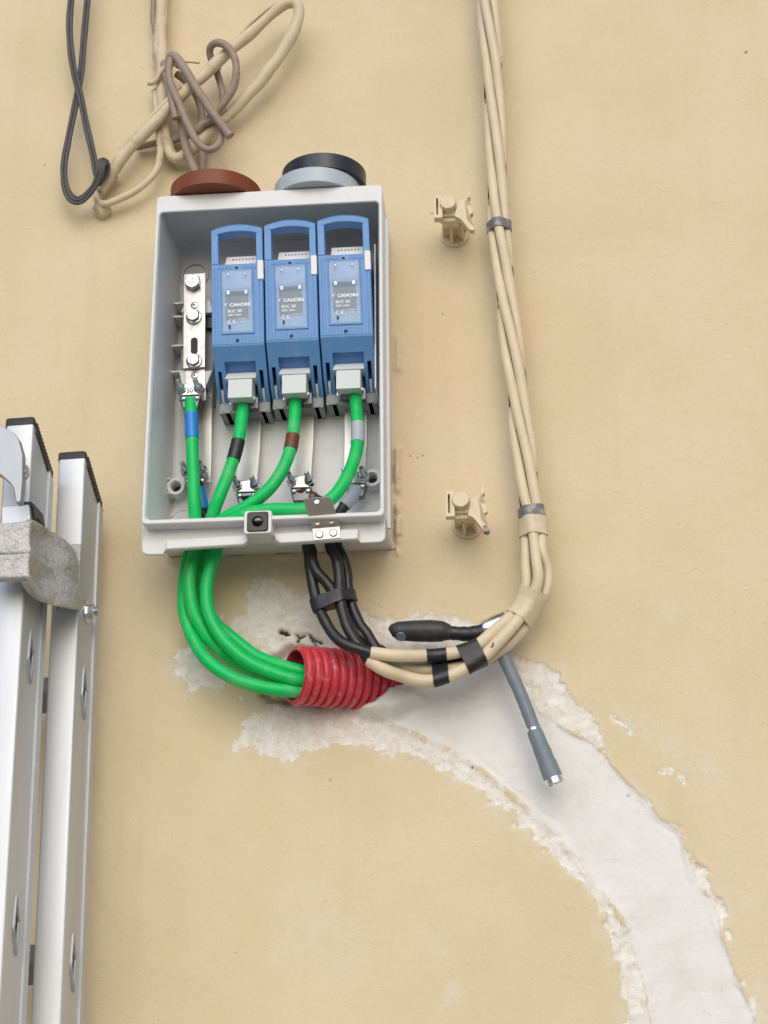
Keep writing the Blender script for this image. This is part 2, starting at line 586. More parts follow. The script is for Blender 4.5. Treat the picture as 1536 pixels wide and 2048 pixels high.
rough_polys = [
    outer_low + lower_edge[::-1] + [(700, 1408)],
    [(430, 1232), (480, 1222), (488, 1180), (525, 1152), (565, 1165), (625, 1190), (655, 1240), (700, 1300), (640, 1320), (580, 1300), (555, 1318), (500, 1290), (462, 1262)],
    [(722, 1236), (780, 1240), (835, 1228), (905, 1232), (985, 1250), (975, 1300), (900, 1310), (780, 1335), (715, 1300)],
    [(348, 1312), (385, 1288), (425, 1330), (446, 1364), (385, 1374), (355, 1345)],
    [(1030, 1318), (1085, 1326), (1112, 1360), (1135, 1395), (1185, 1440), (1222, 1498), (1195, 1495), (1125, 1460), (1080, 1432), (1040, 1380)],
    [(1275, 1585), (1330, 1632), (1366, 1668), (1372, 1700), (1412, 1745), (1440, 1800), (1462, 1860), (1490, 1930), (1522, 2020), (1540, 2180), (1530, 2180), (1482, 1972), (1439, 1865), (1389, 1758), (1360, 1668)],
]
n_fine = fbm(XX, ZZ, 0.012, 4, 1, 0.6)
n_mid = fbm(XX, ZZ, 0.035, 4, 21)
n_big = fbm(XX, ZZ, 0.16, 3, 41)
n_grit = fbm(XX, ZZ, 0.006, 3, 61, 0.7)

band_d = sdf(W2(band), XX, ZZ) + n_mid * 0.003 + n_fine * 0.0018
white = 1 - sm(band_d, -0.0015, 0.0015)
rough_d = np.full(XX.shape, 1e9)
for q in rough_polys:
    rough_d = np.minimum(rough_d, sdf(W2(q), XX, ZZ) + (0.004 if q is rough_polys[5] else 0.0))
rough_n = rough_d + n_mid * 0.010 + n_fine * 0.010 + n_grit * 0.004
rough = (1 - sm(rough_n, -0.003, 0.003)) * (1 - white)
pale = np.zeros(XX.shape)
for q, s_, a_ in (([(1195, 1400), (1290, 1440), (1450, 1545), (1440, 1560), (1320, 1510), (1240, 1460)], 0.014, 0.5),
                  ([(1480, 1930), (1530, 1950), (1540, 2048), (1510, 2040)], 0.012, 0.75),
                  ([(560, 1800), (640, 1790), (720, 1870), (690, 1930), (560, 1890)], 0.03, 0.34),
                  ([(885, 1965), (920, 1955), (915, 2000), (880, 2005)], 0.008, 0.6),
                  ([(845, 1860), (870, 1865), (900, 1905), (885, 1910)], 0.012, 0.35),
                  ([(190, 1350), (212, 1352), (210, 1366), (190, 1366)], 0.006, 0.5),
                  ([(320, 1270), (345, 1262), (335, 1300)], 0.010, 0.4),
                  ([(1450, 1700), (1490, 1740), (1500, 1850), (1470, 1800)], 0.016, 0.3),
                  ([(1330, 1215), (1350, 1212), (1345, 1235)], 0.006, 0.35)):
    dd = sdf(W2(q), XX, ZZ)
    pale = np.maximum(pale, a_ * (1 - sm(dd + n_mid * 0.012 + n_fine * 0.006, -s_ * 0.6, s_)))
# a faint halo of plaster dust round the patch
pale = np.maximum(pale, 0.42 * (1 - sm(np.minimum(band_d, rough_d) + n_mid * 0.02 + n_fine * 0.008, 0.0, 0.018)))
# little plaster splashes along a dotted line
sp = line_d(W2([(1180, 1402), (1260, 1470), (1310, 1530), (1370, 1562)]), XX, ZZ)
rough = np.maximum(rough, sm(fbm(XX, ZZ, 0.009, 2, 77), 0.30, 0.42) * (1 - sm(sp, 0.002, 0.008)) * (1 - white))
sp2 = line_d(W2([(430, 1380), (560, 1395)]), XX, ZZ)
rough = np.maximum(rough, sm(fbm(XX, ZZ, 0.008, 2, 78), 0.42, 0.5) * (1 - sm(sp2, 0.004, 0.014)))

dark = np.zeros(XX.shape)
# heights, positive = out of the wall
H = n_big * 0.0011 + n_mid * 0.00035 + n_fine * 0.00018 + n_grit * 0.00006
sm_flat = n_big * 0.0015 + n_mid * 0.0003 + 0.00008 * fbm(XX * 0.5 + ZZ, ZZ * 2, 0.02, 2, 90)
H = H * (1 - white) + (sm_flat - 0.0022) * white
H = H * (1 - rough) + rough * (n_mid * 0.0016 + n_fine * 0.0017 + n_grit * 0.0009 - 0.0012)
# torn ridge along the lower edge of the plaster band and a softer one above
le = line_d(W2(lower_edge), XX, ZZ) + n_mid * 0.0035 + n_fine * 0.001
H += 0.0019 * np.exp(-((le - 0.0015) / 0.0035) ** 2) * (0.35 + 0.65 * (n_mid > -0.25))
lc = line_d(W2([(u + 6, v - 5) for u, v in lower_edge[2:]]), XX, ZZ) + n_fine * 0.0022 + n_mid * 0.002
crk = np.exp(-((lc - 0.002) / 0.0016) ** 2) * sm(fbm(XX, ZZ, 0.05, 2, 88), -0.25, 0.15)
H -= 0.0020 * crk
dark = np.maximum(dark, 0.20 * crk)
ue = line_d(W2(upper_edge), XX, ZZ) + n_mid * 0.003 + n_fine * 0.0012
ueg = np.exp(-((ue - 0.001) / 0.0028) ** 2) * sm(fbm(XX, ZZ, 0.04, 2, 89), -0.35, 0.25)
H += 0.0016 * ueg * (0.25 + 0.75 * sm(-ZZ, 0.26, 0.34))
uc = np.exp(-((ue - 0.0045) / 0.0012) ** 2) * sm(fbm(XX, ZZ, 0.03, 2, 92), 0.0, 0.3) * (ZZ < P(1300, 1600, 0).z)
H -= 0.002 * uc
dark = np.maximum(dark, 0.28 * uc)
for k_, seg_ in enumerate(([(1120, 1590), (1240, 1500)], [(1270, 1852), (1420, 1836)], [(1285, 1872), (1400, 1852)], [(1190, 1735), (1300, 1700)], [(960, 1450), (1060, 1375)], [(1000, 1500), (1110, 1440)])):
    sd_ = line_d(W2(seg_), XX, ZZ) + n_mid * 0.0012
    kk_ = np.exp(-(sd_ / 0.0013) ** 2) * sm(fbm(XX, ZZ, 0.03, 2, 300 + k_), -0.25, 0.25) * white
    H -= 0.00025 * kk_
    H += 0.00010 * np.exp(-((sd_ - 0.0028) / 0.0016) ** 2) * white
    dark = np.maximum(dark, 0.16 * kk_)
# cracks above the conduit, the hollow it comes out of
for pts, wd, dep, dk in (([(560, 1262), (577, 1268), (590, 1266), (600, 1273), (618, 1267), (628, 1276), (640, 1284)], 0.0013, 0.008, 1.0),
                         ([(598, 1272), (594, 1280), (597, 1292)], 0.0015, 0.008, 0.9),
                         ([(618, 1270), (632, 1288)], 0.0016, 0.006, 0.8),
                         ([(525, 1388), (545, 1400), (570, 1402)], 0.005, 0.010, 0.55)):
    ld = line_d(W2(pts), XX, ZZ) + n_fine * 0.0028 + n_grit * 0.0014
    k = 1 - sm(ld, wd * 0.4, wd * 1.4)
    H -= dep * k
    dark = np.maximum(dark, dk * k)
hol = sdf(W2([(545, 1315), (580, 1290), (640, 1300), (690, 1318), (690, 1398), (640, 1412), (560, 1405), (540, 1370)]), XX, ZZ) + n_mid * 0.004 + n_fine * 0.003
hk = 1 - sm(hol, -0.006, 0.003)
H -= 0.016 * hk
rough = np.maximum(rough, hk * (1 - white) * 0.85)
lip = sdf(W2([(716, 1418), (750, 1398), (778, 1368), (835, 1366), (850, 1400), (790, 1435), (725, 1432)]), XX, ZZ) + n_mid * 0.004
H += 0.022 * (1 - sm(lip, -0.012, 0.007))
# mortar squeezed out along the right and bottom edges of the box
edge = line_d([(0.2655, -0.004), (0.2655, 0.12)], XX, ZZ) + n_fine * 0.0025
H += 0.008 * np.exp(-(edge / 0.0035) ** 2) * sm(fbm(XX, ZZ, 0.02, 3, 95), -0.35, 0.2)
edge2 = line_d([(0.005, -0.0035), (0.268, -0.0035)], XX, ZZ) + n_fine * 0.0018
H += 0.005 * np.exp(-(edge2 / 0.0028) ** 2) * sm(fbm(XX, ZZ, 0.03, 3, 96), -0.2, 0.3)
edge3 = line_d([(0.2675, 0.222), (0.2675, 0.262)], XX, ZZ) + n_fine * 0.003
H += 0.004 * np.exp(-(edge3 / 0.004) ** 2)
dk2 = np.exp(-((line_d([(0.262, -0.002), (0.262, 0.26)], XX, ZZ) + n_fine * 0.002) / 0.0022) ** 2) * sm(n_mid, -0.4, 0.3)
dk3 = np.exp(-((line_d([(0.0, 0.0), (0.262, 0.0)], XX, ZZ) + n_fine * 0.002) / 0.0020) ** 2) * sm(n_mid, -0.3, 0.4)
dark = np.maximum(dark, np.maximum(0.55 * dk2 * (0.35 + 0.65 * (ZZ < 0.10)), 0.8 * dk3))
# specks and pits in the paint
for u, v, r_ in ((1492, 104, 0.0022), (885, 628, 0.0012), (863, 428, 0.0016), (820, 912, 0.0015), (835, 915, 0.0015), (846, 911, 0.0015), (1257, 1590, 0.0016), (1033, 447, 0.001), (1068, 545, 0.0012), (205, 1022, 0.002), (190, 1215, 0.0012), (472, 1905, 0.0012), (1090, 858, 0.001), (820, 990, 0.001), (870, 790, 0.0008), (90, 330, 0.0015), (660, 1560, 0.0013), (945, 1535, 0.0022)):
    q = P(u, v, 0)
    k = np.exp(-((XX - q.x) ** 2 + (ZZ - q.z) ** 2) / r_ ** 2)
    H -= 0.001 * k
    dark = np.maximum(dark, 0.75 * np.clip(k * 1.3, 0, 1))
fade = sm(np.minimum(np.minimum(XX - X0, X1 - XX), np.minimum(ZZ - Z0, Z1 - ZZ)), 0.0, 0.03)
H *= fade

co = np.stack([XX, -H, ZZ], -1).reshape(-1, 3)
idx = np.arange(NX * NZ).reshape(NZ, NX)
quads = np.stack([idx[:-1, :-1], idx[:-1, 1:], idx[1:, 1:], idx[1:, :-1]], -1).reshape(-1, 4)
pm = np.maximum(white, rough).reshape(-1)
is_patch = pm[quads].mean(1) > 0.5
ATT = {'white': white, 'rough': rough, 'pale': pale, 'dark': dark}


def sheet(name, qs, m, extra=None):
    used, inv = np.unique(qs.reshape(-1), return_inverse=True)
    v = co[used]
    f = inv.reshape(-1, 4)
    if extra is not None:
        f = np.concatenate([f, extra[1] + len(v)])
        v = np.concatenate([v, extra[0]])
    me = bpy.data.meshes.new(name)
    me.vertices.add(len(v))
    me.vertices.foreach_set('co', v.astype(np.float32).reshape(-1))
    me.loops.add(len(f) * 4)
    me.loops.foreach_set('vertex_index', f.astype(np.int32).reshape(-1))
    me.polygons.add(len(f))
    me.polygons.foreach_set('loop_start', np.arange(0, len(f) * 4, 4, dtype=np.int32))
    me.polygons.foreach_set('use_smooth', np.ones(len(f), bool))
    me.update()
    for k, arr in ATT.items():
        a = me.attributes.new(k, 'FLOAT', 'POINT')
        vals = np.zeros(len(v), np.float32)
        vals[:len(used)] = arr.reshape(-1)[used]
        a.data.foreach_set('value', vals)
    me.materials.append(m)
    o = bpy.data.objects.new(name, me)
    C.objects.link(o)
    return o


def wall_material():
    m = bpy.data.materials.new('painted_render')
    m.use_nodes = True
    n = m.node_tree
    L = n.links.new
    b = n.nodes['Principled BSDF']
    b.inputs['Roughness'].default_value = 0.82
    b.inputs['Specular IOR Level'].default_value = 0.25
    tc = n.nodes.new('ShaderNodeTexCoord')

    def noise(s, d=6, r=0.55):
        k = n.nodes.new('ShaderNodeTexNoise')
        k.inputs['Scale'].default_value = s
        k.inputs['Detail'].default_value = d
        k.inputs['Roughness'].default_value = r
        L(tc.outputs['Object'], k.inputs['Vector'])
        return k.outputs['Fac']

    def attr(a):
        k = n.nodes.new('ShaderNodeAttribute')
        k.attribute_name = a
        return k.outputs['Fac']

    def ramp(x, a, b_):
        k = n.nodes.new('ShaderNodeMapRange')
        k.interpolation_type = 'SMOOTHSTEP'
        k.inputs['From Min'].default_value, k.inputs['From Max'].default_value = a, b_
        L(x, k.inputs['Value'])
        return k.outputs[0]

    def math_(op, x, y):
        k = n.nodes.new('ShaderNodeMath')
        k.operation = op
        for i, q in enumerate((x, y)):
            if isinstance(q, (int, float)):
                k.inputs[i].default_value = q
            else:
                L(q, k.inputs[i])
        return k.outputs[0]

    def mix(f, a, b_):
        k = n.nodes.new('ShaderNodeMix')
        k.data_type = 'RGBA'
        for s, q in (('Factor', f), ('A', a), ('B', b_)):
            if isinstance(q, tuple):
                k.inputs[s].default_value = q
            elif isinstance(q, (int, float)):
                k.inputs[s].default_value = q
            else:
                L(q, k.inputs[s])
        return k.outputs['Result']

    fine = noise(420, 4)
    mid = noise(55, 8, 0.65)
    big = noise(5.5, 4)
    paint = mix(ramp(big, 0.36, 0.64), PAINT_A, PAINT_B)
    paint = mix(ramp(noise(22, 6, 0.6), 0.55, 0.75), paint, PAINT_C)
    paint = mix(math_('MULTIPLY', ramp(noise(170, 3), 0.70, 0.78), 0.35), paint, (0.30, 0.21, 0.11, 1))
    paint = mix(math_('MULTIPLY', attr('pale'), ramp(math_('ADD', mid, math_('MULTIPLY', fine, 0.3)), 0.45, 0.80)), paint, (0.72, 0.67, 0.57, 1))
    paint = mix(math_('MULTIPLY', ramp(noise(380, 5, 0.7), 0.52, 0.68), 0.16), paint, (0.50, 0.40, 0.25, 1))
    paint = mix(math_('MULTIPLY', ramp(noise(300, 5, 0.7), 0.50, 0.34), 0.12), paint, (0.80, 0.70, 0.53, 1))
    mp = n.nodes.new('ShaderNodeMapping')
    mp.inputs['Scale'].default_value = (26, 26, 2.2)
    L(tc.outputs['Object'], mp.inputs[0])
    kn_ = n.nodes.new('ShaderNodeTexNoise')
    kn_.inputs['Scale'].default_value = 1.0
    kn_.inputs['Detail'].default_value = 5
    L(mp.outputs[0], kn_.inputs['Vector'])
    paint = mix(math_('MULTIPLY', ramp(kn_.outputs['Fac'], 0.54, 0.72), 0.10), paint, (0.50, 0.405, 0.25, 1))
    paint = mix(math_('MULTIPLY', ramp(kn_.outputs['Fac'], 0.46, 0.30), 0.12), paint, (0.74, 0.62, 0.45, 1))
    mt_ = n.nodes.new('ShaderNodeMapping')
    mt_.inputs['Rotation'].default_value = (0, rad(14), 0)
    mt_.inputs['Scale'].default_value = (14, 14, 190)
    L(tc.outputs['Object'], mt_.inputs[0])
    tn_ = n.nodes.new('ShaderNodeTexNoise')
    tn_.inputs['Scale'].default_value = 1.0
    tn_.inputs['Detail'].default_value = 4
    L(mt_.outputs[0], tn_.inputs['Vector'])
    trowel = tn_.outputs['Fac']
    pl = mix(ramp(mid, 0.3, 0.7), (0.745, 0.735, 0.705, 1), (0.79, 0.78, 0.755, 1))
    pl = mix(math_('MULTIPLY', ramp(noise(90, 7, 0.7), 0.60, 0.72), 0.25), pl, (0.52, 0.47, 0.40, 1))
    pl = mix(math_('MULTIPLY', ramp(noise(16, 6, 0.6), 0.48, 0.66), 0.26), pl, (0.62, 0.575, 0.50, 1))
    pl = mix(math_('MULTIPLY', ramp(noise(420, 4, 0.65), 0.60, 0.70), 0.45), pl, (0.46, 0.42, 0.37, 1))
    pl = mix(math_('MULTIPLY', ramp(trowel, 0.56, 0.72), 0.28), pl, (0.60, 0.565, 0.51, 1))
    rg = mix(ramp(noise(70, 8, 0.7), 0.38, 0.62), (0.74, 0.685, 0.585, 1), (0.83, 0.81, 0.77, 1))
    rg = mix(math_('MULTIPLY', ramp(noise(210, 6, 0.75), 0.57, 0.66), 0.55), rg, (0.44, 0.385, 0.30, 1))
    rg = mix(math_('MULTIPLY', ramp(noise(130, 5, 0.7), 0.58, 0.72), 0.35), rg, (0.50, 0.43, 0.33, 1))
    edge_n = math_('MULTIPLY', math_('ADD', math_('SUBTRACT', noise(260, 6, 0.75), 0.5), math_('MULTIPLY', math_('SUBTRACT', noise(95, 4, 0.6), 0.5), 0.9)), 1.7)
    rf = ramp(math_('ADD', attr('rough'), edge_n), 0.40, 0.60)
    wf = ramp(math_('ADD', attr('white'), math_('MULTIPLY', edge_n, 0.7)), 0.40, 0.60)
    c = mix(rf, paint, rg)
    c = mix(wf, c, pl)
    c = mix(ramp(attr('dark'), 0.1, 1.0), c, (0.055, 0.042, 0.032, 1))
    L(c, b.inputs['Base Color'])
    h = math_('ADD', math_('MULTIPLY', fine, 1.3), math_('MULTIPLY', noise(150, 5, 0.6), 1.0))
    h = math_('ADD', h, math_('MULTIPLY', ramp(noise(75, 3, 0.5), 0.60, 0.72), 0.9))
    h = math_('MULTIPLY', h, math_('SUBTRACT', 1.0, math_('MULTIPLY', attr('white'), 0.45)))
    h = math_('ADD', h, math_('MULTIPLY', rf, math_('MULTIPLY', noise(300, 6, 0.75), 1.9)))
    bp = n.nodes.new('ShaderNodeBump')
    bp.inputs['Strength'].default_value = 0.42
    bp.inputs['Distance'].default_value = 0.0008
    L(h, bp.inputs['Height'])
    L(bp.outputs[0], b.inputs['Normal'])
    return m


PAINT_A = (0.672, 0.555, 0.358, 1)
PAINT_B = (0.712, 0.592, 0.405, 1)
PAINT_C = (0.695, 0.575, 0.385, 1)
MT['wall'] = wall_material()
BX0, BX1, BZ0, BZ1 = -5.0, 6.0, GZ - 0.05, 4.0
ev = np.array([(x, 0, z) for z in (BZ0, Z0, Z1, BZ1) for x in (BX0, X0, X1, BX1)], float)
ef = np.array([(r * 4 + c, r * 4 + c + 1, (r + 1) * 4 + c + 1, (r + 1) * 4 + c) for r in range(3) for c in range(3) if (r, c) != (1, 1)])
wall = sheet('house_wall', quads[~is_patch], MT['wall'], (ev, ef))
tag(wall, 'cream painted house wall with a curved scar of bare white plaster', 'wall')
wall['kind'] = 'thing'
patch = sheet('plaster_patch', quads[is_patch], MT['wall'])
patch.parent = wall
patch['label'] = 'bare white filler in a curved chase with rough torn edges'

# ------------------------------------------------------------------ the box
D, BW, BH = 0.1165, 0.260, 0.3988
fb = thing('fuse_box', 'open light grey plastic fuse box mounted on the cream wall', 'fuse box', (0.13, 0, 0))


def rrect(x0, x1, z0, z1, y, r, seg=5):
    out = []
    for cx, cz, a0 in ((x1 - r, z1 - r, 0), (x0 + r, z1 - r, 90), (x0 + r, z0 + r, 180), (x1 - r, z0 + r, 270)):
        for k in range(seg + 1):
            a = rad(a0 + 90 * k / seg)
            out.append(Vector((cx + r * math.cos(a), y, cz + r * math.sin(a))))
    return out


hs = MB()
T = 0.0042
top_lip = 0.0205
rings = [rrect(0.002, BW - 0.001, 0.0, BH, -0.0005, 0.006), rrect(0.0, BW, -0.001, BH, -D + 0.0012, 0.0055), rrect(0.0010, BW - 0.0010, 0.0000, BH - 0.0010, -D, 0.005),
         rrect(T - 0.001, BW - T + 0.001, T - 0.001, BH - top_lip, -D, 0.005), rrect(T, BW - T, T, BH - top_lip - 0.001, -D + 0.0012, 0.005),
         rrect(T + 0.001, BW - T - 0.001, T + 0.001, BH - 0.006, -D + 0.006, 0.006),
         rrect(T + 0.004, BW - T - 0.004, T + 0.003, BH - 0.008, -0.0145, 0.012), rrect(T + 0.0065, BW - T - 0.0065, T + 0.0055, BH - 0.0105, -0.012, 0.010)]
hs.loft(rings, True, True)
housing = hs.build('housing', MT['box'], fb, angle=30)
# rear flange round sides and bottom, with the cut-outs of the lower apron
d0, d1 = D - 0.021, D - 0.026
MB().box(-0.0035, 0.0005, -d0, -d1, -0.012, BH - 0.030).build('side_flange', MT['box'], fb, bevel=0.0012)
MB().box(BW - 0.0005, BW + 0.0042, -d0 + 0.01, -d1 + 0.01, -0.004, BH - 0.026).build('side_flange', MT['box'], fb, bevel=0.0012)
ap = MB()
lo_l = [(283, 1050), (283, 1100), (286, 1106), (293, 1109), (326, 1109), (330, 1101), (360, 1099), (485, 1091), (495, 1087), (500, 1079), (498, 1050)]
lo_r = [(542, 1046), (544, 1075), (548, 1084), (557, 1089), (600, 1087), (716, 1080), (720, 1086), (760, 1084), (767, 1081), (771, 1072), (770, 1026)]
lo_m = [(498, 1046), (499, 1068), (545, 1066), (542, 1044)]
for q in (lo_l, lo_r, lo_m):
    ap.prism([P(u, v, d0) for u, v in q], (0, 0.005, 0))
ap.build('apron', MT['box'], fb, bevel=0.0013)
# stiffening ledge on the apron
lg = MB()
lg.prism([P(u, v, d0 + 0.0075) for u, v in [(331, 1080), (331, 1099), (486, 1089), (496, 1083), (497, 1068)]], (0, 0.009, 0))
lg.prism([P(u, v, d0 + 0.0075) for u, v in [(546, 1066), (550, 1080), (560, 1086), (716, 1078), (717, 1056)]], (0, 0.009, 0))
lg.build('apron_ledge', MT['box'], fb, bevel=0.002)
# lock boss and insert
c_ = P(515.5, 1044, D + 0.0015)


def sq(hx, hz, y, r):
    return rrect(c_.x - hx, c_.x + hx, c_.z - hz, c_.z + hz, y, r)


yf = -D - 0.0020
MB().loft([sq(0.0148, 0.0128, yf + 0.034, 0.003), sq(0.0148, 0.0128, yf + 0.001, 0.003), sq(0.0140, 0.0122, yf, 0.003), sq(0.0114, 0.0112, yf, 0.003), sq(0.0113, 0.0111, yf + 0.018, 0.003)], True, True).build('lock_boss', MT['box'], fb, angle=30)


def circ(r, y):
    return [Vector((c_.x + r * math.cos(2 * math.pi * (k + 3) / 24), y, c_.z + r * math.sin(2 * math.pi * (k + 3) / 24))) for k in range(24)]


MB().loft([sq(0.0111, 0.0109, yf + 0.017, 0.003), sq(0.0111, 0.0109, yf - 0.0006, 0.003), sq(0.0104, 0.0102, yf - 0.0014, 0.003), circ(0.0062, yf - 0.0014), circ(0.0053, yf - 0.0004), circ(0.0050, yf + 0.0145)], True, True).build('lock_insert', MT['black_plastic'], fb, angle=30)
# stainless catch plate
cp = MB()
dd = D - 0.0125
f_ = [P(627, 1081, dd), P(682, 1076, dd), P(680, 1052, dd), P(624, 1057, dd)]
cp.prism(f_, (0, 0.0015, 0))
u_ = [P(624, 1057, dd), P(680, 1052, dd), P(663, 998, D + 0.016), P(657, 993.5, D + 0.0175), P(611, 997, D + 0.0175), P(607, 1001, D + 0.016)]
cp.prism(u_, (0, 0.0012, 0.0008))
cpo = cp.build('catch_plate', MT['steel_plate'], fb, bevel=0.0004)
for (u, v) in ((639, 1069), (667, 1066)):
    sc_ = MB().lathe(P(u, v, dd), (0, -1, 0), [(0, 0.0042), (0.0008, 0.0042), (0.0016, 0.0032), (0.0016, 0.0016), (0.0006, 0.0014)], 16)
    sc_.build('screw', MT['zinc'], cpo)
MB().lathe(P(633.5, 1003, D + 0.0165), (0, -1, 0.2), [(-0.001, 0.0030), (0.0008, 0.0030), (0.0013, 0.0018)], 16).build('zinc_disc', MT['zinc'], cpo)  # bright disc added in place of a hole that shows bright
for (u, v) in ((635, 1046), (663, 1043)):
    MB().lathe(P(u, v, D - 0.008), (0, -1, 0), [(-0.002, 0.0028), (0.0006, 0.0024)], 14).build('dimple', MT['steel_plate'], cpo)
# back panel details
bk = 0.0122


def ring_(mb, c, r, t, h):
    mb.lathe(c, (0, -1, 0), [(-0.001, r - t), (h, r - t), (h, r), (-0.001, r)], 36, closed=True, cap0=False, cap1=False)


for (u, v, r) in ((391, 552, 0.0165), (368, 1052, 0.020), (722, 1034, 0.020), (372, 625, 0.012)):
    k = MB()
    c = P(u, v, bk)
    ring_(k, c, r, 0.0022, 0.0035)
    k.lathe(c, (0, -1, 0), [(-0.001, r - 0.0035), (0.0016, r - 0.0035)], 30)
    k.build('knockout', MT['box'], fb)
for (u, v) in ((351, 972), (744, 955)):
    k = MB()
    c = P(u, v, 0.034)
    k.lathe(c, (0, -1, 0), [(-0.022, 0.0105), (0.0, 0.0100), (0.0, 0.0068), (-0.003, 0.0066), (-0.003, 0.0058), (-0.021, 0.0055)], 28, cap0=False, cap1=False)
    if u < 500:
        for dv in (-1, 1):
            z = c.z + dv * 0.0085
            k.box(0.006, c.x - 0.006, -0.036, -0.012, z - 0.0008, z + 0.0008)
    k.build('mounting_boss', MT['box'], fb)
    MB().lathe(c + Vector((0, 0.018, 0)), (0, -1, 0), [(0, 0.0056), (0.001, 0.0056)], 20).build('screw_hole', MT['black_plastic'], fb)
for v in (605, 632, 690, 742):
    a = P(372, v, 0.040)
    MB().box(0.0075, a.x, -0.040, -0.012, a.z - 0.0012, a.z + 0.0012).build('shelf_rib', MT['box'], fb, bevel=0.0004)
a, b_ = P(480, 918, bk), P(480, 1100, bk)
MB().box(0.011, 0.249, -bk - 0.0025, -bk + 0.001, 0.012, a.z).build('back_plate', MT['box'], fb, bevel=0.0006)
a = P(752, 490, 0.085)
MB().box(0.2478, 0.2494, -0.088, -0.012, P(752, 778, 0.085).z, a.z).build('partition', MT['white_tab'], fb, bevel=0.0005)
for (cx, cz_) in ((0.070, 0), (0.196, 0)):
    k = MB()
    k.lathe((cx, -0.058, 0.0005), (0, 0, -1), [(0.0, 0.026), (0.003, 0.027), (0.007, 0.022), (0.010, 0.020)], 30, cap0=False, cap1=False)
    k.build('grommet', MT['filmt'], fb)
yl = MB().prism([Vector((0.150, -0.030, 0.0105)), Vector((0.150, -0.052, 0.0105)), Vector((0.199, -0.052, 0.0105)), Vector((0.199, -0.030, 0.0105))], (0, 0, 0.0006)).build('warning_label', MT['yellow'], fb)
yl2 = MB().prism([P(560, 1026, 0.09), P(560, 1036, 0.09), P(612, 1034, 0.09), P(612, 1025, 0.09)], (0, 0.0006, 0)).build('warning_label', MT['yellow'], fb)

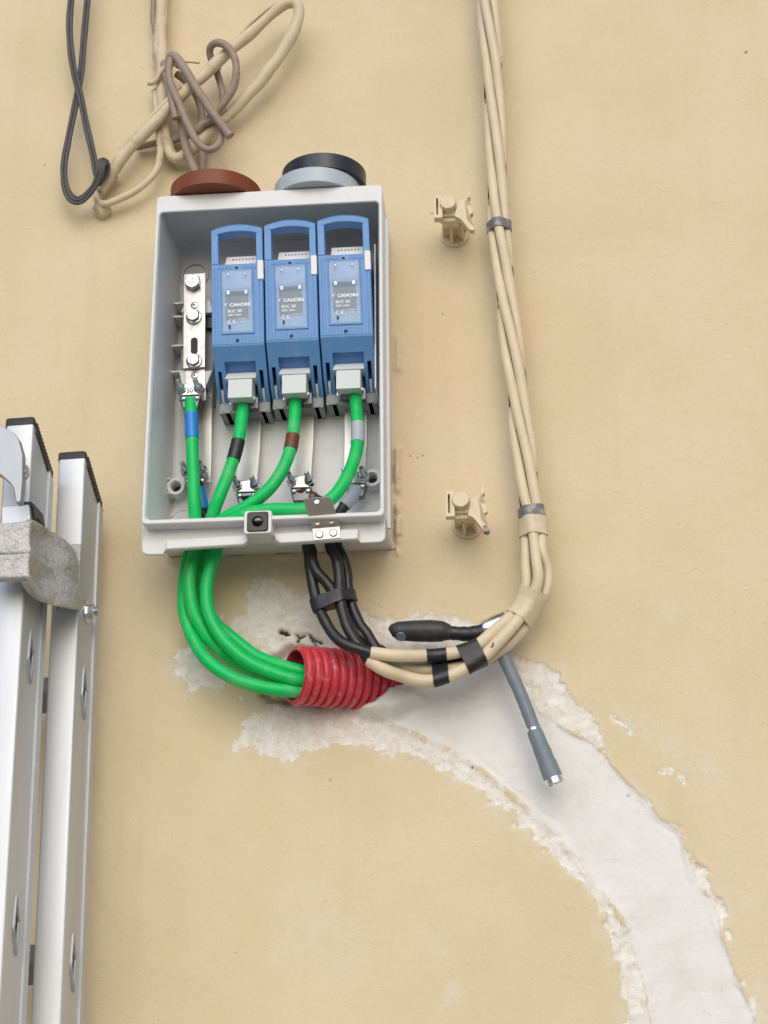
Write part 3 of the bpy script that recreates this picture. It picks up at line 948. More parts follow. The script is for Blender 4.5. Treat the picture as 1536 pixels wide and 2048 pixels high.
# ------------------------------------------------------------------ fuse switches
def make_switch():
    base = P(422, 457, 0.106)
    bot = P(424, 693, 0.097)
    root = thing('fuse_switch', '', 'fuse switch', (0.0935, -0.0125, 0.15))
    ex = Vector((1, 0, 0))
    ey = (Vector((0, bot.y, bot.z)) - Vector((0, base.y, base.z)))
    Lf = ey.length
    ey.normalize()
    en = ey.cross(ex)
    if en.y > 0:
        en = -en
    Wd = 0.0590
    sk = (bot.x - base.x) / Lf

    def q(a, b, c=0.0):
        return base + ex * (a + sk * b) + ey * b + en * c

    def slab(mb, a0, a1, b0, b1, c0, c1):
        mb.hexa([q(a0, b0, c0), q(a1, b0, c0), q(a1, b1, c0), q(a0, b1, c0), q(a0, b0, c1), q(a1, b0, c1), q(a1, b1, c1), q(a0, b1, c1)])

    s = Lf / 236.0                      # metres per source pixel down the face
    A = lambda u: (u - 422) / 102.0 * Wd
    Bp = lambda v: (v - 457) * s
    # handle: two posts and an arched grip
    h = MB()
    slab(h, 0, A(436), Bp(470), Bp(531), -0.012, 0.0)
    slab(h, A(511), Wd, Bp(470), Bp(531), -0.012, 0.0)
    n = 10
    out, inn = [], []
    for i in range(n + 1):
        t = i / n
        a = Wd * t
        rise = 0.0062 * (1 - (2 * t - 1) ** 2)
        out.append((a, Bp(457) - rise))
        inn.append((a, Bp(472) - rise * 0.9 + 0.001))
    rings = []
    for (ao, bo_), (ai, bi) in zip(out, inn):
        rings.append([q(ao, bo_ + 0.0012, -0.013), q(ao, bo_, -0.009), q(ao, bo_ + 0.0010, -0.003), q(ao, bo_ + 0.0040, 0.0005), q(ai, bi, 0.0), q(ai, bi + 0.0035, -0.011)])
    h.loft(rings, True, True)
    h.build('handle', MT['blue'], root, bevel=0.0008)
    # carrier body with raised ribs
    body = MB()
    slab(body, 0, Wd, Bp(531), Lf, -0.046, -0.0002)
    bd = body.build('carrier', MT['blue'], root, bevel=0.0007)
    rb = MB()
    nr = 17
    for i in range(nr):
        a = 0.0022 + (Wd - 0.0044) * i / (nr - 1)
        spans = [(Bp(537), Lf - 0.0016)]
        if A(436) < a < A(511):
            spans = [(Bp(674), Lf - 0.0016)]
            if not (A(462) < a < A(484)):
                spans.append((Bp(533.5), Bp(541)))
        for b0, b1 in spans:
            slab(rb, a - 0.0011, a + 0.0011, b0, b1, -0.001, 0.0007)
    rb_ = rb.build('grip_rib', MT['blue'], root, bevel=0.0002, seg=1)
    rb_['kind'] = 'stuff'
    for v in (540, 684):
        MB().lathe(q(A(472), Bp(v), -0.001), en, [(0, 0.0019), (0.0020, 0.0019)], 14).build('test_hole', MT['blue_dark_hole'], root)
    # window: shallow frame, dark fuse behind, clear cover that bulges at its top
    fk = MB()
    slab(fk, A(450), A(494), Bp(587), Bp(643), -0.001, 0.0013)
    fk.build('fuse_link', MT['fuse_grey'], root, bevel=0.0004)
    fr = MB()
    for z0_, z1_, inset, cc in ((0.0, 0.0, 0.0, 0.0),):
        o4 = [(A(440), Bp(542)), (A(506), Bp(542)), (A(506), Bp(671)), (A(440), Bp(671))]
        i4 = [(A(442.5), Bp(544.7)), (A(503.5), Bp(544.7)), (A(503.5), Bp(668.3)), (A(442.5), Bp(668.3))]
        fr.loft([[q(a_, b_, -0.001) for a_, b_ in o4], [q(a_, b_, 0.0012) for a_, b_ in o4], [q(a_, b_, 0.0012) for a_, b_ in i4], [q(a_, b_, -0.001) for a_, b_ in i4]], False, False)
    fr.build('window_frame', MT['blue'], root, bevel=0.0004)
    cl = MB()
    for u in (453, 488):
        slab(cl, A(u), A(u + 5), Bp(586), Bp(593), 0.001, 0.0022)
    cl.build('fuse_contact', MT['zinc'], root)
    ww = MB()
    a0, a1 = A(443), A(503)
    prof = [(Bp(545), 0.0022), (Bp(551), 0.0046), (Bp(565), 0.0058), (Bp(580), 0.0060), (Bp(590), 0.0050), (Bp(595), 0.0032), (Bp(600), 0.0026), (Bp(662), 0.0024), (Bp(668), 0.0016)]
    rings = []
    for b, c in prof:
        ins = 0.0 if 1 else 0
        rings.append([q(a0 + ins, b, 0.0004), q(a0 + ins + 0.0004, b, c - 0.0006), q(a0 + ins + 0.0014, b, c), q(a1 - ins - 0.0014, b, c), q(a1 - ins - 0.0004, b, c - 0.0006), q(a1 - ins, b, 0.0004)])
    ww.loft(rings, True, True)
    wo = ww.build('window', MT['window'], root, angle=50)
    for u in (456, 489):
        MB().lathe(q(A(u), Bp(556), 0.0040), en, [(0, 0.0020), (0.0010, 0.0018), (0.0016, 0.0008)], 12).build('stud', MT['zinc'], wo)
    eyu = -ey
    text_mesh('CAHORS', 0.0056, 'lettering', MT['print'], wo, q(A(458), Bp(618), 0.00285), ex, eyu, bold=0.00022, xs=1.05)
    sw = MB()
    for i in range(9):
        t0, t1 = rad(40 + 26 * i), rad(40 + 26 * (i + 1))
        r0 = 0.0023
        cx, cb = A(452.5), Bp(614.5)
        w0, w1 = 0.0011 * math.sin(math.pi * i / 9), 0.0011 * math.sin(math.pi * (i + 1) / 9)
        sw.add([q(cx + r0 * math.cos(t0), cb - r0 * math.sin(t0) * 0.8, 0.00285), q(cx + r0 * math.cos(t1), cb - r0 * math.sin(t1) * 0.8, 0.00285),
                q(cx + (r0 - w1 - 0.0003) * math.cos(t1), cb - (r0 - w1 - 0.0003) * math.sin(t1) * 0.8, 0.00285), q(cx + (r0 - w0 - 0.0003) * math.cos(t0), cb - (r0 - w0 - 0.0003) * math.sin(t0) * 0.8, 0.00285)], [(0, 1, 2, 3)])
    sw.build('emblem', MT['print'], wo)
    text_mesh('BUC 00', 0.0050, 'lettering', MT['print'], wo, q(A(454), Bp(630), 0.00285), ex, eyu, bold=0.0001, xs=1.0)
    text_mesh('500V 160A', 0.0036, 'lettering', MT['print'], wo, q(A(454), Bp(637), 0.00285), ex, eyu, bold=0.00008, xs=0.95)
    ce = MB()

    def arc(cx, cb, r0, r1, bar):
        k = 12
        for i in range(k):
            t0, t1 = rad(60 + 240 * i / k), rad(60 + 240 * (i + 1) / k)
            ce.add([q(cx + r * math.cos(t), cb - r * math.sin(t), 0.00285) for r, t in ((r0, t0), (r0, t1), (r1, t1), (r1, t0))], [(0, 1, 2, 3)])
        if bar:
            ce.add([q(cx - r0, cb - 0.0004, 0.00285), q(cx + 0.0008, cb - 0.0004, 0.00285), q(cx + 0.0008, cb + 0.0004, 0.00285), q(cx - r0, cb + 0.0004, 0.00285)], [(0, 1, 2, 3)])
    arc(A(459), Bp(648), 0.0026, 0.0018, False)
    arc(A(468), Bp(648), 0.0026, 0.0018, True)
    ce.build('ce_mark', MT['print'], wo)
    text_mesh('EN 60269', 0.0026, 'lettering', MT['print'], wo, q(A(474), Bp(645), 0.00285), ex, eyu)
    text_mesh('IP 2X', 0.0026, 'lettering', MT['print'], wo, q(A(480), Bp(650), 0.00285), ex, eyu)
    t_ = MB()
    slab(t_, A(456), A(459.5), Bp(654), Bp(662), 0.0022, 0.0028)
    t_.build('slot', MT['blue_dark_hole'], wo, bevel=0.0006)
    # white latch on the right edge
    lt = MB()
    slab(lt, A(513), A(525.5), Bp(527), Bp(566), -0.006, 0.0022)
    lt.build('latch', MT['white_tab'], root, bevel=0.0012, seg=3)
    # shroud: turns down and back towards the terminals
    e2 = Vector((0, 0.044, -0.050))
    L2 = e2.length
    e2.normalize()
    n2 = e2.cross(ex)
    if n2.y > 0:
        n2 = -n2
    b0_ = q(0, Lf, 0)

    def r(a, b, c=0.0):
        return b0_ + ex * a + e2 * b + n2 * c

    def slab2(mb, a0, a1, b0, b1, c0, c1):
        mb.hexa([r(a0, b0, c0), r(a1, b0, c0), r(a1, b1, c0), r(a0, b1, c0), r(a0, b0, c1), r(a1, b0, c1), r(a1, b1, c1), r(a0, b1, c1)])
    sh = MB()
    cl0, cl1 = 0.0120, 0.0470
    slab2(sh, 0, Wd, 0.0, 0.019, -0.030, 0.0)
    slab2(sh, 0, cl0, 0.0188, 0.030, -0.030, 0.0)
    slab2(sh, cl1, Wd, 0.0188, 0.030, -0.030, 0.0)
    slab2(sh, cl0 - 0.0005, cl1 + 0.0005, 0.0188, 0.036, -0.016, -0.009)
    sh.build('shroud', MT['blue'], root, bevel=0.0007)
    for a in (0.0, Wd - 0.0122):
        lg_ = MB()
        for k, (o0, o1) in enumerate(((0.0, 0.0036), (0.0078, 0.0122))):
            lg_.prism([r(a + o0, 0.0298, 0.0), r(a + o0, 0.050, 0.0), r(a + o0, 0.070, -0.006), r(a + o0, 0.072, -0.012), r(a + o0, 0.058, -0.020), r(a + o0, 0.0298, -0.024)], ex * (o1 - o0))
        lg_.build('fork', MT['blue'], root, bevel=0.0006)
        pin = MB()
        pin.prism([r(a + 0.0042, 0.052, -0.003), r(a + 0.0042, 0.064, -0.003), r(a + 0.0042, 0.078, -0.012), r(a + 0.0042, 0.056, -0.018)], ex * 0.0030)
        pin.build('hinge_tongue', MT['white_tab'], root, bevel=0.0004)
    # pale pull tab over the terminal
    pt = MB()
    f0, f1 = cl0 + 0.0008, cl1 - 0.0008
    y0 = P(446, 742, 0.076)
    z1, z2, z3 = P(446, 742, 0.076).z, P(446, 758, 0.080).z, P(446, 796, 0.080).z
    xs_ = bot.x
    pt.hexa([(xs_ + f0, -0.070, z1), (xs_ + f1, -0.070, z1), (xs_ + f1, -0.058, z1 - 0.002), (xs_ + f0, -0.058, z1 - 0.002),
             (xs_ + f0 - 0.001, -0.080, z2), (xs_ + f1 + 0.001, -0.080, z2), (xs_ + f1 + 0.001, -0.058, z2), (xs_ + f0 - 0.001, -0.058, z2)])
    pt.hexa([(xs_ + f0 + 0.003, -0.0792, z2 - 0.0004), (xs_ + f1 - 0.003, -0.0792, z2 - 0.0004), (xs_ + f1 - 0.003, -0.056, z2 - 0.0004), (xs_ + f0 + 0.003, -0.056, z2 - 0.0004),
             (xs_ + f0 + 0.003, -0.0792, z3), (xs_ + f1 - 0.003, -0.0792, z3), (xs_ + f1 - 0.003, -0.056, z3 + 0.001), (xs_ + f0 + 0.003, -0.056, z3 + 0.001)])
    pt.build('pull_tab', MT['tab'], root, bevel=0.0007)
    # grey base block and white plate seen through the handle
    bs = MB()
    zb = P(440, 838, 0.045).z
    bs.box(xs_ + 0.0005, xs_ + Wd - 0.0005, -0.046, -0.0122, zb + 0.006, 0.318)
    for f0_, f1_ in ((0.0015, 0.017), (0.0425, Wd - 0.0015)):
        bs.prism([(xs_ + f0_, -0.047, zb + 0.020), (xs_ + f0_, -0.047, zb + 0.010), (xs_ + f0_ + 0.006, -0.047, zb + 0.006), (xs_ + f1_ - 0.004, -0.047, zb + 0.006), (xs_ + f1_, -0.047, zb + 0.010), (xs_ + f1_, -0.047, zb + 0.020)], (0, 0.034, 0))
    bs.build('base', MT['grey_base'], root, bevel=0.0006)
    lp = MB()
    zt = P(480, 513, 0.080).z
    lp.hexa([(xs_ + 0.010, -0.090, zt - 0.016), (xs_ + 0.049, -0.090, zt - 0.016), (xs_ + 0.049, -0.050, zt - 0.030), (xs_ + 0.010, -0.050, zt - 0.030),
             (xs_ + 0.010, -0.080, zt), (xs_ + 0.049, -0.080, zt), (xs_ + 0.049, -0.050, zt), (xs_ + 0.010, -0.050, zt)])
    lpo = lp.build('label_plate', MT['white_tab'], root, bevel=0.0005)
    dots = MB()
    for i in range(7):
        dots.box(xs_ + 0.018 + i * 0.0038, xs_ + 0.0195 + i * 0.0038, -0.0865, -0.083, zt - 0.007, zt - 0.0062)
    dots.build('vent', MT['grey_base'], lpo)
    # upper terminal, mostly in shade under the tab
    ut = MB()
    c = P(487, 806, 0.058)
    ut.box(c.x - 0.011, c.x + 0.011, -0.062, -0.046, c.z - 0.004, c.z + 0.014)
    ut.box(c.x + 0.0075, c.x + 0.017, -0.060, -0.050, c.z - 0.008, c.z + 0.006)
    uto = ut.build('upper_terminal', MT['dark_metal'], root, bevel=0.0008)
    for dx in (-0.0125, 0.0125):
        MB().lathe((c.x + dx, -0.052, c.z + 0.001), (0, -1, 0.1), [(0, 0.0038), (0.006, 0.0038), (0.0062, 0.0026), (0.014, 0.0024)], 6).build('terminal_bolt', MT['zinc'], uto)
    # strap down to the lower clamp
    st = MB()
    p0, p1 = P(477, 838, 0.028), P(522, 838, 0.028)
    q0, q1 = P(471, 968, 0.040), P(514, 966, 0.040)
    m0, m1 = P(475, 900, 0.030), P(520, 900, 0.030)
    up0, up1 = P(477, 800, 0.040), P(522, 800, 0.040)
    rg_ = [[a, b, b + Vector((0, 0.003, 0)), a + Vector((0, 0.003, 0))] for a, b in ((up0, up1), (p0, p1), (m0, m1), (q0, q1))]
    st.loft(rg_, True, True)
    so_ = st.build('terminal_strap', MT['strap'], root, bevel=0.0006)
    lower_clamp(so_, P(494, 975, 0.046))
    return root


def lower_clamp(parent, c, ang=0.0, sx=1.0):
    """saddle clamp: bridge plate, two threaded studs with nuts, dark jaws below"""
    k = MB()
    k.hexa([c + Vector(v) for v in ((-0.0115 * sx, -0.004, -0.007), (0.0115 * sx, -0.004, -0.007), (0.0115 * sx, 0.002, -0.006), (-0.0115 * sx, 0.002, -0.006),
                                    (-0.0100 * sx, -0.006, 0.0065), (0.0100 * sx, -0.006, 0.0065), (0.0100 * sx, 0.001, 0.0075), (-0.0100 * sx, 0.001, 0.0075))])
    k.build('clamp_plate', MT['zinc'], parent, bevel=0.001)
    j = MB()
    j.hexa([c + Vector(v) for v in ((-0.0085 * sx, -0.002, -0.022), (0.0085 * sx, -0.002, -0.022), (0.0085 * sx, 0.010, -0.022), (-0.0085 * sx, 0.010, -0.022),
                                    (-0.0125 * sx, -0.003, -0.0065), (0.0125 * sx, -0.003, -0.0065), (0.0125 * sx, 0.010, -0.0065), (-0.0125 * sx, 0.010, -0.0065))])
    j.build('clamp_jaw', MT['dark_metal'], parent, bevel=0.0015)
    ax = Vector((-0.12, -1, 0.35)).normalized()
    for i, dx in enumerate((-0.0098, 0.0098)):
        b = c + Vector((dx * sx, -0.004, 0.0))
        m = MB()
        m.lathe(b, ax, [(-0.004, 0.0056), (0.0016, 0.0060), (0.0017, 0.0053), (0.0058, 0.0053), (0.0064, 0.0046)], 6)
        m.lathe(b, ax, [(0.006, 0.0029)] + [(0.006 + 0.0007 * t, 0.0029 - 0.00025 * (t % 2)) for t in range(1, 15)] + [(0.0168, 0.0022)], 14)
        m.build('clamp_stud', MT['zinc'], parent)
        MB().lathe(c + Vector((dx * 0.8 * sx, -0.0035, -0.0105)), (0, -1, 0), [(0, 0.0028), (0.0012, 0.0026), (0.002, 0.0012)], 12).build('clamp_rivet', MT['zinc'], parent)


sw0 = make_switch()
labs = ['blue pull-out fuse switch next to the bare metal neutral bar', 'blue pull-out fuse switch between the other two blue switches', 'blue pull-out fuse switch beside the bare right side of the box']
for i in range(3):
    o = sw0 if i == 0 else copy_tree(sw0)
    o.location = sw0.location + Vector((0.0609 * i, 0, 0.0027 * i)) if i else o.location
    o['label'] = labs[i]
    o['group'] = 'blue fuse switches in the box'

# ------------------------------------------------------------------ neutral link
nl = thing('neutral_link', 'bare metal neutral bar with three hex bolts inside the box', 'busbar', tuple(P(388, 780, 0.045)))
k = MB()
a, b_ = P(366, 735, 0.040), P(412, 640, 0.040)
k.box(P(362, 700, 0.036).x, P(428, 700, 0.036).x, -0.036, -0.0122, P(388, 800, 0.036).z, P(388, 632, 0.036).z)
k.build('support', MT['grey_base'], nl, bevel=0.001)
for (q_) in ([(362, 624), (372, 598), (374, 627)], [(410, 598), (419, 600), (428, 624), (411, 626)], [(358, 742), (373, 742), (371, 775), (364, 772)], [(409, 742), (425, 740), (412, 772)]):
    MB().prism([P(u, v, 0.052) for u, v in q_], (0, 0.026, 0)).build('support_tab', MT['tab'], nl, bevel=0.0006)
MB().prism([P(u, v, 0.045) for u, v in [(412, 628), (424, 628), (424, 655), (412, 655)]], (0, 0.02, 0)).build('spacer', MT['black_plastic'], nl)
bar = MB()
out = [P(u, v, 0.0565) for u, v in [(368, 548), (411, 545.5), (411, 600), (410, 734), (366, 737), (367, 600)]]
bar.prism(out[:], (0, 0.004, 0))
baro = bar.build('busbar', MT['tin'], nl, bevel=0.0005)
MB().prism([P(u, v, 0.0525) for u, v in [(370, 738), (410, 735), (412, 800), (372, 802)]], (0, 0.004, 0)).build('lower_busbar', MT['tin'], nl, bevel=0.0005)
sl_ = []
c0, c1 = P(388.5, 681, 0.0567), P(388.5, 702, 0.0567)
for c, a0 in ((c0, 0), (c1, 180)):
    for i in range(9):
        a = rad(a0 + 180 * i / 8)
        sl_.append(c + Vector((0.0040 * math.cos(a), 0, 0.0040 * math.sin(a))))
MB().prism(sl_, (0, 0.002, 0)).build('slot', MT['blue_dark_hole'], baro)
for (u, v, r_, h_) in ((387, 568, 0.0098, 0.007), (388, 635, 0.0076, 0.006), (388.5, 723, 0.0076, 0.006)):
    m = MB()
    c = P(u, v, 0.0565)
    if r_ < 0.009:
        m.lathe(c, (0, -1, 0), [(0, 0.0092), (0.0016, 0.0092), (0.0024, 0.0078)], 26)
    m.lathe(c, (0, -1, 0), [(0.001, r_), (h_, r_), (h_ + 0.0010, r_ * 0.86), (h_ + 0.0010, r_ * 0.80)], 6)
    m.lathe(c, (0, -1, 0), [(h_, r_ * 0.80), (h_ + 0.0014, r_ * 0.80)], 24)
    bo_ = m.build('hex_bolt', MT['zinc'], nl)
    if r_ > 0.009:
        text_mesh('Y4', 0.0052, 'marking', MT['bolt_print'], bo_, c + Vector((-0.0035, -h_ - 0.0016, 0.0010)))
        text_mesh('8.8', 0.0052, 'marking', MT['bolt_print'], bo_, c + Vector((-0.0040, -h_ - 0.0016, -0.0045)))
for (u, v, d_) in ((389, 611, 0.0565), (389.5, 751, 0.0527)):
    c = P(u, v, d_)
    MB().lathe(c, (0, -1, 0), [(0, 0.0042), (0.0008, 0.0042), (0.0014, 0.0030)], 20).build('zinc_disc', MT['zinc'], nl)
    MB().lathe(c, (0, -1, 0), [(0.001, 0.0013), (0.0017, 0.0013)], 12).build('pin_hole', MT['blue_dark_hole'], nl)
cl_ = P(382, 782, 0.062)
lower_clamp(nl, cl_)
text_mesh('50', 0.0075, 'marking', MT['bolt_print'], nl, cl_ + Vector((-0.0042, -0.0056, -0.004)), bold=0.0002)
MB().hexa([P(372, 800, 0.056), P(403, 800, 0.056), P(403, 800, 0.045), P(372, 800, 0.045), P(368, 775, 0.056), P(410, 775, 0.056), P(410, 775, 0.045), P(368, 775, 0.045)]).build('clamp_base', MT['tin'], nl, bevel=0.001)
st = MB()
st.loft([[P(a, v, d), P(b, v, d), P(b, v, d) + Vector((0, 0.003, 0)), P(a, v, d) + Vector((0, 0.003, 0))] for a, b, v, d in ((381, 425, 790, 0.040), (380, 424, 830, 0.030), (379, 423, 920, 0.034), (378, 421, 965, 0.040))], True, True)
sn = st.build('terminal_strap', MT['strap'], nl, bevel=0.0006)
lower_clamp(sn, P(391, 946, 0.044))

# ------------------------------------------------------------------ green cables
GR = 0.0071
green = {
    'blue': ([(381, 800, .060), (383, 840, .064), (385, 900, .068), (387, 960, .068), (389, 1010, .066), (391, 1052, .060), (392, 1090, .056), (391, 1104, .056), (381, 1140, .056), (379, 1175, .056), (386, 1217, .055), (402, 1255, .052), (428, 1290, .046), (480, 1330, .036), (540, 1353, .034), (590, 1362, .036), (640, 1370, .028)], 'tape_blue', (828, 880), 'green cable with a blue tape ring below the neutral bar'),
    'black': ([(486, 812, .058), (483, 840, .062), (478, 875, .068), (468, 915, .072), (452, 960, .074), (436, 1000, .074), (424, 1035, .066), (420, 1060, .056), (420, 1090, .046), (405, 1110, .040), (401, 1140, .036), (404, 1180, .036), (414, 1216, .036), (430, 1246, .036), (449, 1263, .038), (486, 1293, .040), (522, 1317, .042), (592, 1340, .046), (640, 1348, .036)], 'tape_black', (882, 923), 'green cable with a black tape ring leading to the first blue switch'),
    'brown': ([(591, 800, .058), (589, 840, .062), (586, 870, .068), (579, 905, .074), (562, 945, .080), (534, 982, .082), (495, 1012, .080), (458, 1032, .074), (430, 1052, .062), (400, 1085, .044), (378, 1110, .038), (370, 1150, .036), (367, 1190, .038), (369, 1226, .042), (386, 1277, .050), (416, 1322, .056), (466, 1356, .058), (522, 1374, .056), (582, 1382, .050), (635, 1385, .036)], 'tape_brown', (872, 903), 'green cable with a brown tape ring leading to the middle blue switch'),
    'grey': ([(710, 788, .058), (713, 820, .062), (716, 865, .070), (712, 905, .078), (696, 950, .088), (672, 988, .094), (640, 1012, .096), (600, 1019, .094), (545, 1019, .092), (498, 1026, .090), (462, 1042, .080), (440, 1060, .068), (434, 1088, .062), (433, 1104, .060), (421, 1134, .060), (413, 1178, .060), (416, 1220, .060), (435, 1263, .060), (468, 1301, .060), (513, 1332, .058), (586, 1358, .054), (640, 1365, .040)], 'tape_grey', (848, 888), 'green cable with a grey tape ring leading to the switch on the right'),
}
for key, (pts, tm, (v0, v1), lab) in green.items():
    path = px_path(pts, 0.003)
    o = MB().tube(path, GR, 18).build('green_cable', MT['green'])
    tag(o, lab, 'cable', 'green cables from the box into the red conduit')
    # tape ring: the stretch of path between the two image rows of the upper run
    zt, zb = None, None
    dens = px_path(pts[:8], 0.0008)

    def row(p):
        d = p - CAM
        return 1024 - FPX * d.dot(U_AX) / d.dot(F_AX)
    seg = [p for p in dens if v0 <= row(p) <= v1]
    tr_ = [GR + 0.0006 + 0.00015 * math.sin(i * 1.1) for i in range(len(seg))]
    MB().tube(seg[::3], [GR + 0.0006 + 0.00018 * (i % 5 == 0) for i in range(len(seg[::3]))], 20).build('tape_ring', MT[tm], o)
    dn = (path[0] - path[1]).normalized()
    MB().tube([path[0] + dn * 0.011, path[0] - dn * 0.002], GR * 0.72, 12).build('bare_end', MT['copper'], o)

# ------------------------------------------------------------------ service cables: four twisted strands
axis = [(964, -160), (969, -80), (974, 0), (984, 120), (990, 230), (993, 330), (998, 455), (1008, 560), (1020, 650), (1030, 740), (1040, 830), (1050, 910), (1057, 990), (1065, 1040), (1070, 1090)]
av = np.array([a[1] for a in axis], float)
au = np.array([a[0] for a in axis], float)
SR, RR = 0.0058, 0.0082
low = [
    [(1083, 1100, .050), (1095, 1140, .046), (1090, 1185, .046), (1064, 1228, .046), (1037, 1266, .048), (1002, 1298, .048), (960, 1322, .048), (905, 1338, .050), (852, 1340, .050), (795, 1331, .050), (760, 1312, .050)],
    [(1072, 1118, .058), (1076, 1160, .058), (1062, 1202, .060), (1043, 1230, .062), (1024, 1254, .064), (1000, 1280, .066), (966, 1314, .066), (918, 1344, .066), (880, 1358, .066), (846, 1362, .066), (809, 1353, .066), (768, 1339, .066), (738, 1320, .066)],
    [(1052, 1130, .050), (1053, 1170, .050), (1040, 1207, .054), (1024, 1230, .058), (993, 1257, .062), (958, 1288, .064), (925, 1302, .064), (892, 1309, .064), (858, 1312, .066), (795, 1312, .070), (742, 1306, .072)],
    [(1068, 1118, .040), (1072, 1160, .040), (1062, 1200, .042), (1028, 1244, .044), (990, 1282, .046), (942, 1314, .048), (890, 1330, .046), (840, 1333, .044), (790, 1322, .044), (758, 1300, .044)],
]
blk = [
    [(753, 1297, .050), (736, 1271, .050), (718, 1245, .050), (703, 1209, .050), (696, 1175, .050), (693, 1142, .050), (684, 1113, .052), (674, 1092, .052), (668, 1060, .045), (650, 1010, .040), (610, 990, .040), (601, 975, .046)],
    [(722, 1300, .066), (703, 1270, .066), (688, 1235, .064), (680, 1195, .064), (678, 1150, .064), (672, 1115, .064), (660, 1092, .062), (664, 1060, .056), (682, 1022, .048), (706, 990, .046), (712, 972, .047)],
    [(722, 1301, .074), (692, 1289, .072), (667, 1269, .068), (648, 1238, .064), (634, 1205, .060), (625, 1165, .058), (620, 1132, .058), (616, 1100, .058), (600, 1060, .048), (540, 1030, .040), (500, 1005, .042), (494, 990, .046)],
    [(738, 1284, .046), (711, 1262, .050), (692, 1236, .056), (676, 1200, .060), (654, 1166, .062), (634, 1144, .064), (624, 1118, .064), (620, 1094, .060), (590, 1060, .040), (480, 1060, .032), (415, 1040, .040), (403, 1005, .045), (395, 965, .047)],
]
sleeve = [('tape_brown', 975, 998), ('tape_grey', 966, 1016), ('tape_black', 985, 1010), ('tape_blue', 972, 1022)]
slab_labels = ['painted service cable whose black end comes out of the box farthest right', 'painted service cable lowest in the bend behind the red conduit end', 'painted service cable highest in the bend where its black end starts', 'painted service cable at the back of the bundle against the wall']
strands, strand_all = [], []


def axis_pt(v):
    u = float(np.interp(v, av, au))
    return P(u, v, 0.040)


for s in range(4):
    pts = []
    cents = []
    for v in range(-160, 1086, 24):
        c = axis_pt(v)
        ph = 2 * math.pi * (v - (60 + 205 * s)) / 820.0
        jit = 0.0006 * math.sin(v * 0.021 + s * 2.1)
        pts.append(c + Vector(((RR + jit) * math.sin(ph), -(RR + jit) * math.cos(ph), 0)))
    n_up = len(pts)
    pts += [P(u_, v_, d_ * (0.84 if 800 < u_ and v_ > 1190 else 1.0)) for u_, v_, d_ in low[s]]
    path = smooth_path(pts, 0.0035)
    strands.append(path)
    strand_all.append(path + px_path(blk[s], 0.0035))
bund = [[min(st_, key=lambda p: abs(p.z - q_.z) + (p - q_).length) for st_ in strands] for q_ in strands[1]]
for s in range(4):
    path = strands[s]
    oth = [strands[k] for k in range(4)]
    zmid = P(1070, 1130, 0.05).z
    cen = []
    for p in path:
        near = [min(o_[::2], key=lambda q_: (q_ - p).length_squared) for o_ in oth]
        cen.append(sum(near, Vector()) / 4)

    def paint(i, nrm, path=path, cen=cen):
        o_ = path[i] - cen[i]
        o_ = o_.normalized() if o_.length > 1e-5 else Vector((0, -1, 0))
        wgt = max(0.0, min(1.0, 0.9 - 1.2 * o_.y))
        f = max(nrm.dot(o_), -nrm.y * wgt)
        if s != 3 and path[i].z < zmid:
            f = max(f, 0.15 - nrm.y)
        return max(0.0, min(1.0, 0.20 + 0.75 * (f - 0.30)))  # inward sides stay black: unpainted cable, plus gap shade put into the colour
    zlo = P(1000, 1280, 0.05).z
    rad_s = [SR + 0.0011 * max(0.0, min(1.0, (zmid - p.z) / (zmid - zlo))) + 0.00018 * math.sin(i * 0.13 + s * 2) for i, p in enumerate(path)]
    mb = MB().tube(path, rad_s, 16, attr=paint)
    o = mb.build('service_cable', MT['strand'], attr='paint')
    tag(o, slab_labels[s], 'cable', 'painted service cables running up the wall')
    bp_ = px_path(blk[s], 0.003)
    # one smooth black run that takes over from the beige one
    bp_ = smooth_path([path[-1]] + [P(*q_) for q_ in blk[s]][1:], 0.003)
    MB().tube(bp_, [SR + 0.0002 + 0.0003 * math.sin(i * 0.9 + s) * (i % 3 == 0) for i in range(len(bp_))], 14).build('black_sleeve', MT['tape_black'], o)
    tm, v0, v1 = sleeve[s]
    seg = [p for p in bp_[len(bp_) // 2:] if v0 <= row(p) <= v1]
    if len(seg) > 2:
        MB().tube(seg, SR + 0.0018, 16).build('colour_sleeve', MT[tm], o)


def near_mid(sts, c):
    q_ = [min(s_, key=lambda p: (p - c).length) for s_ in sts]
    return sum(q_, Vector()) / len(q_)


def wrap(name, label, m, sts, stations, grow=0.0009, jitter=0.00012, subdiv=5):
    raw = [near_mid(sts, P(*q_)) for q_ in stations]
    path = smooth_path(raw, 0.003)
    o = wrap_mesh(sts, path, SR + (0.0011 if stations[0][1] > 1180 else 0.0003), grow, 36, jitter).build(name, m)
    return tag(o, label, 'tape', 'tape wraps binding the service cables')


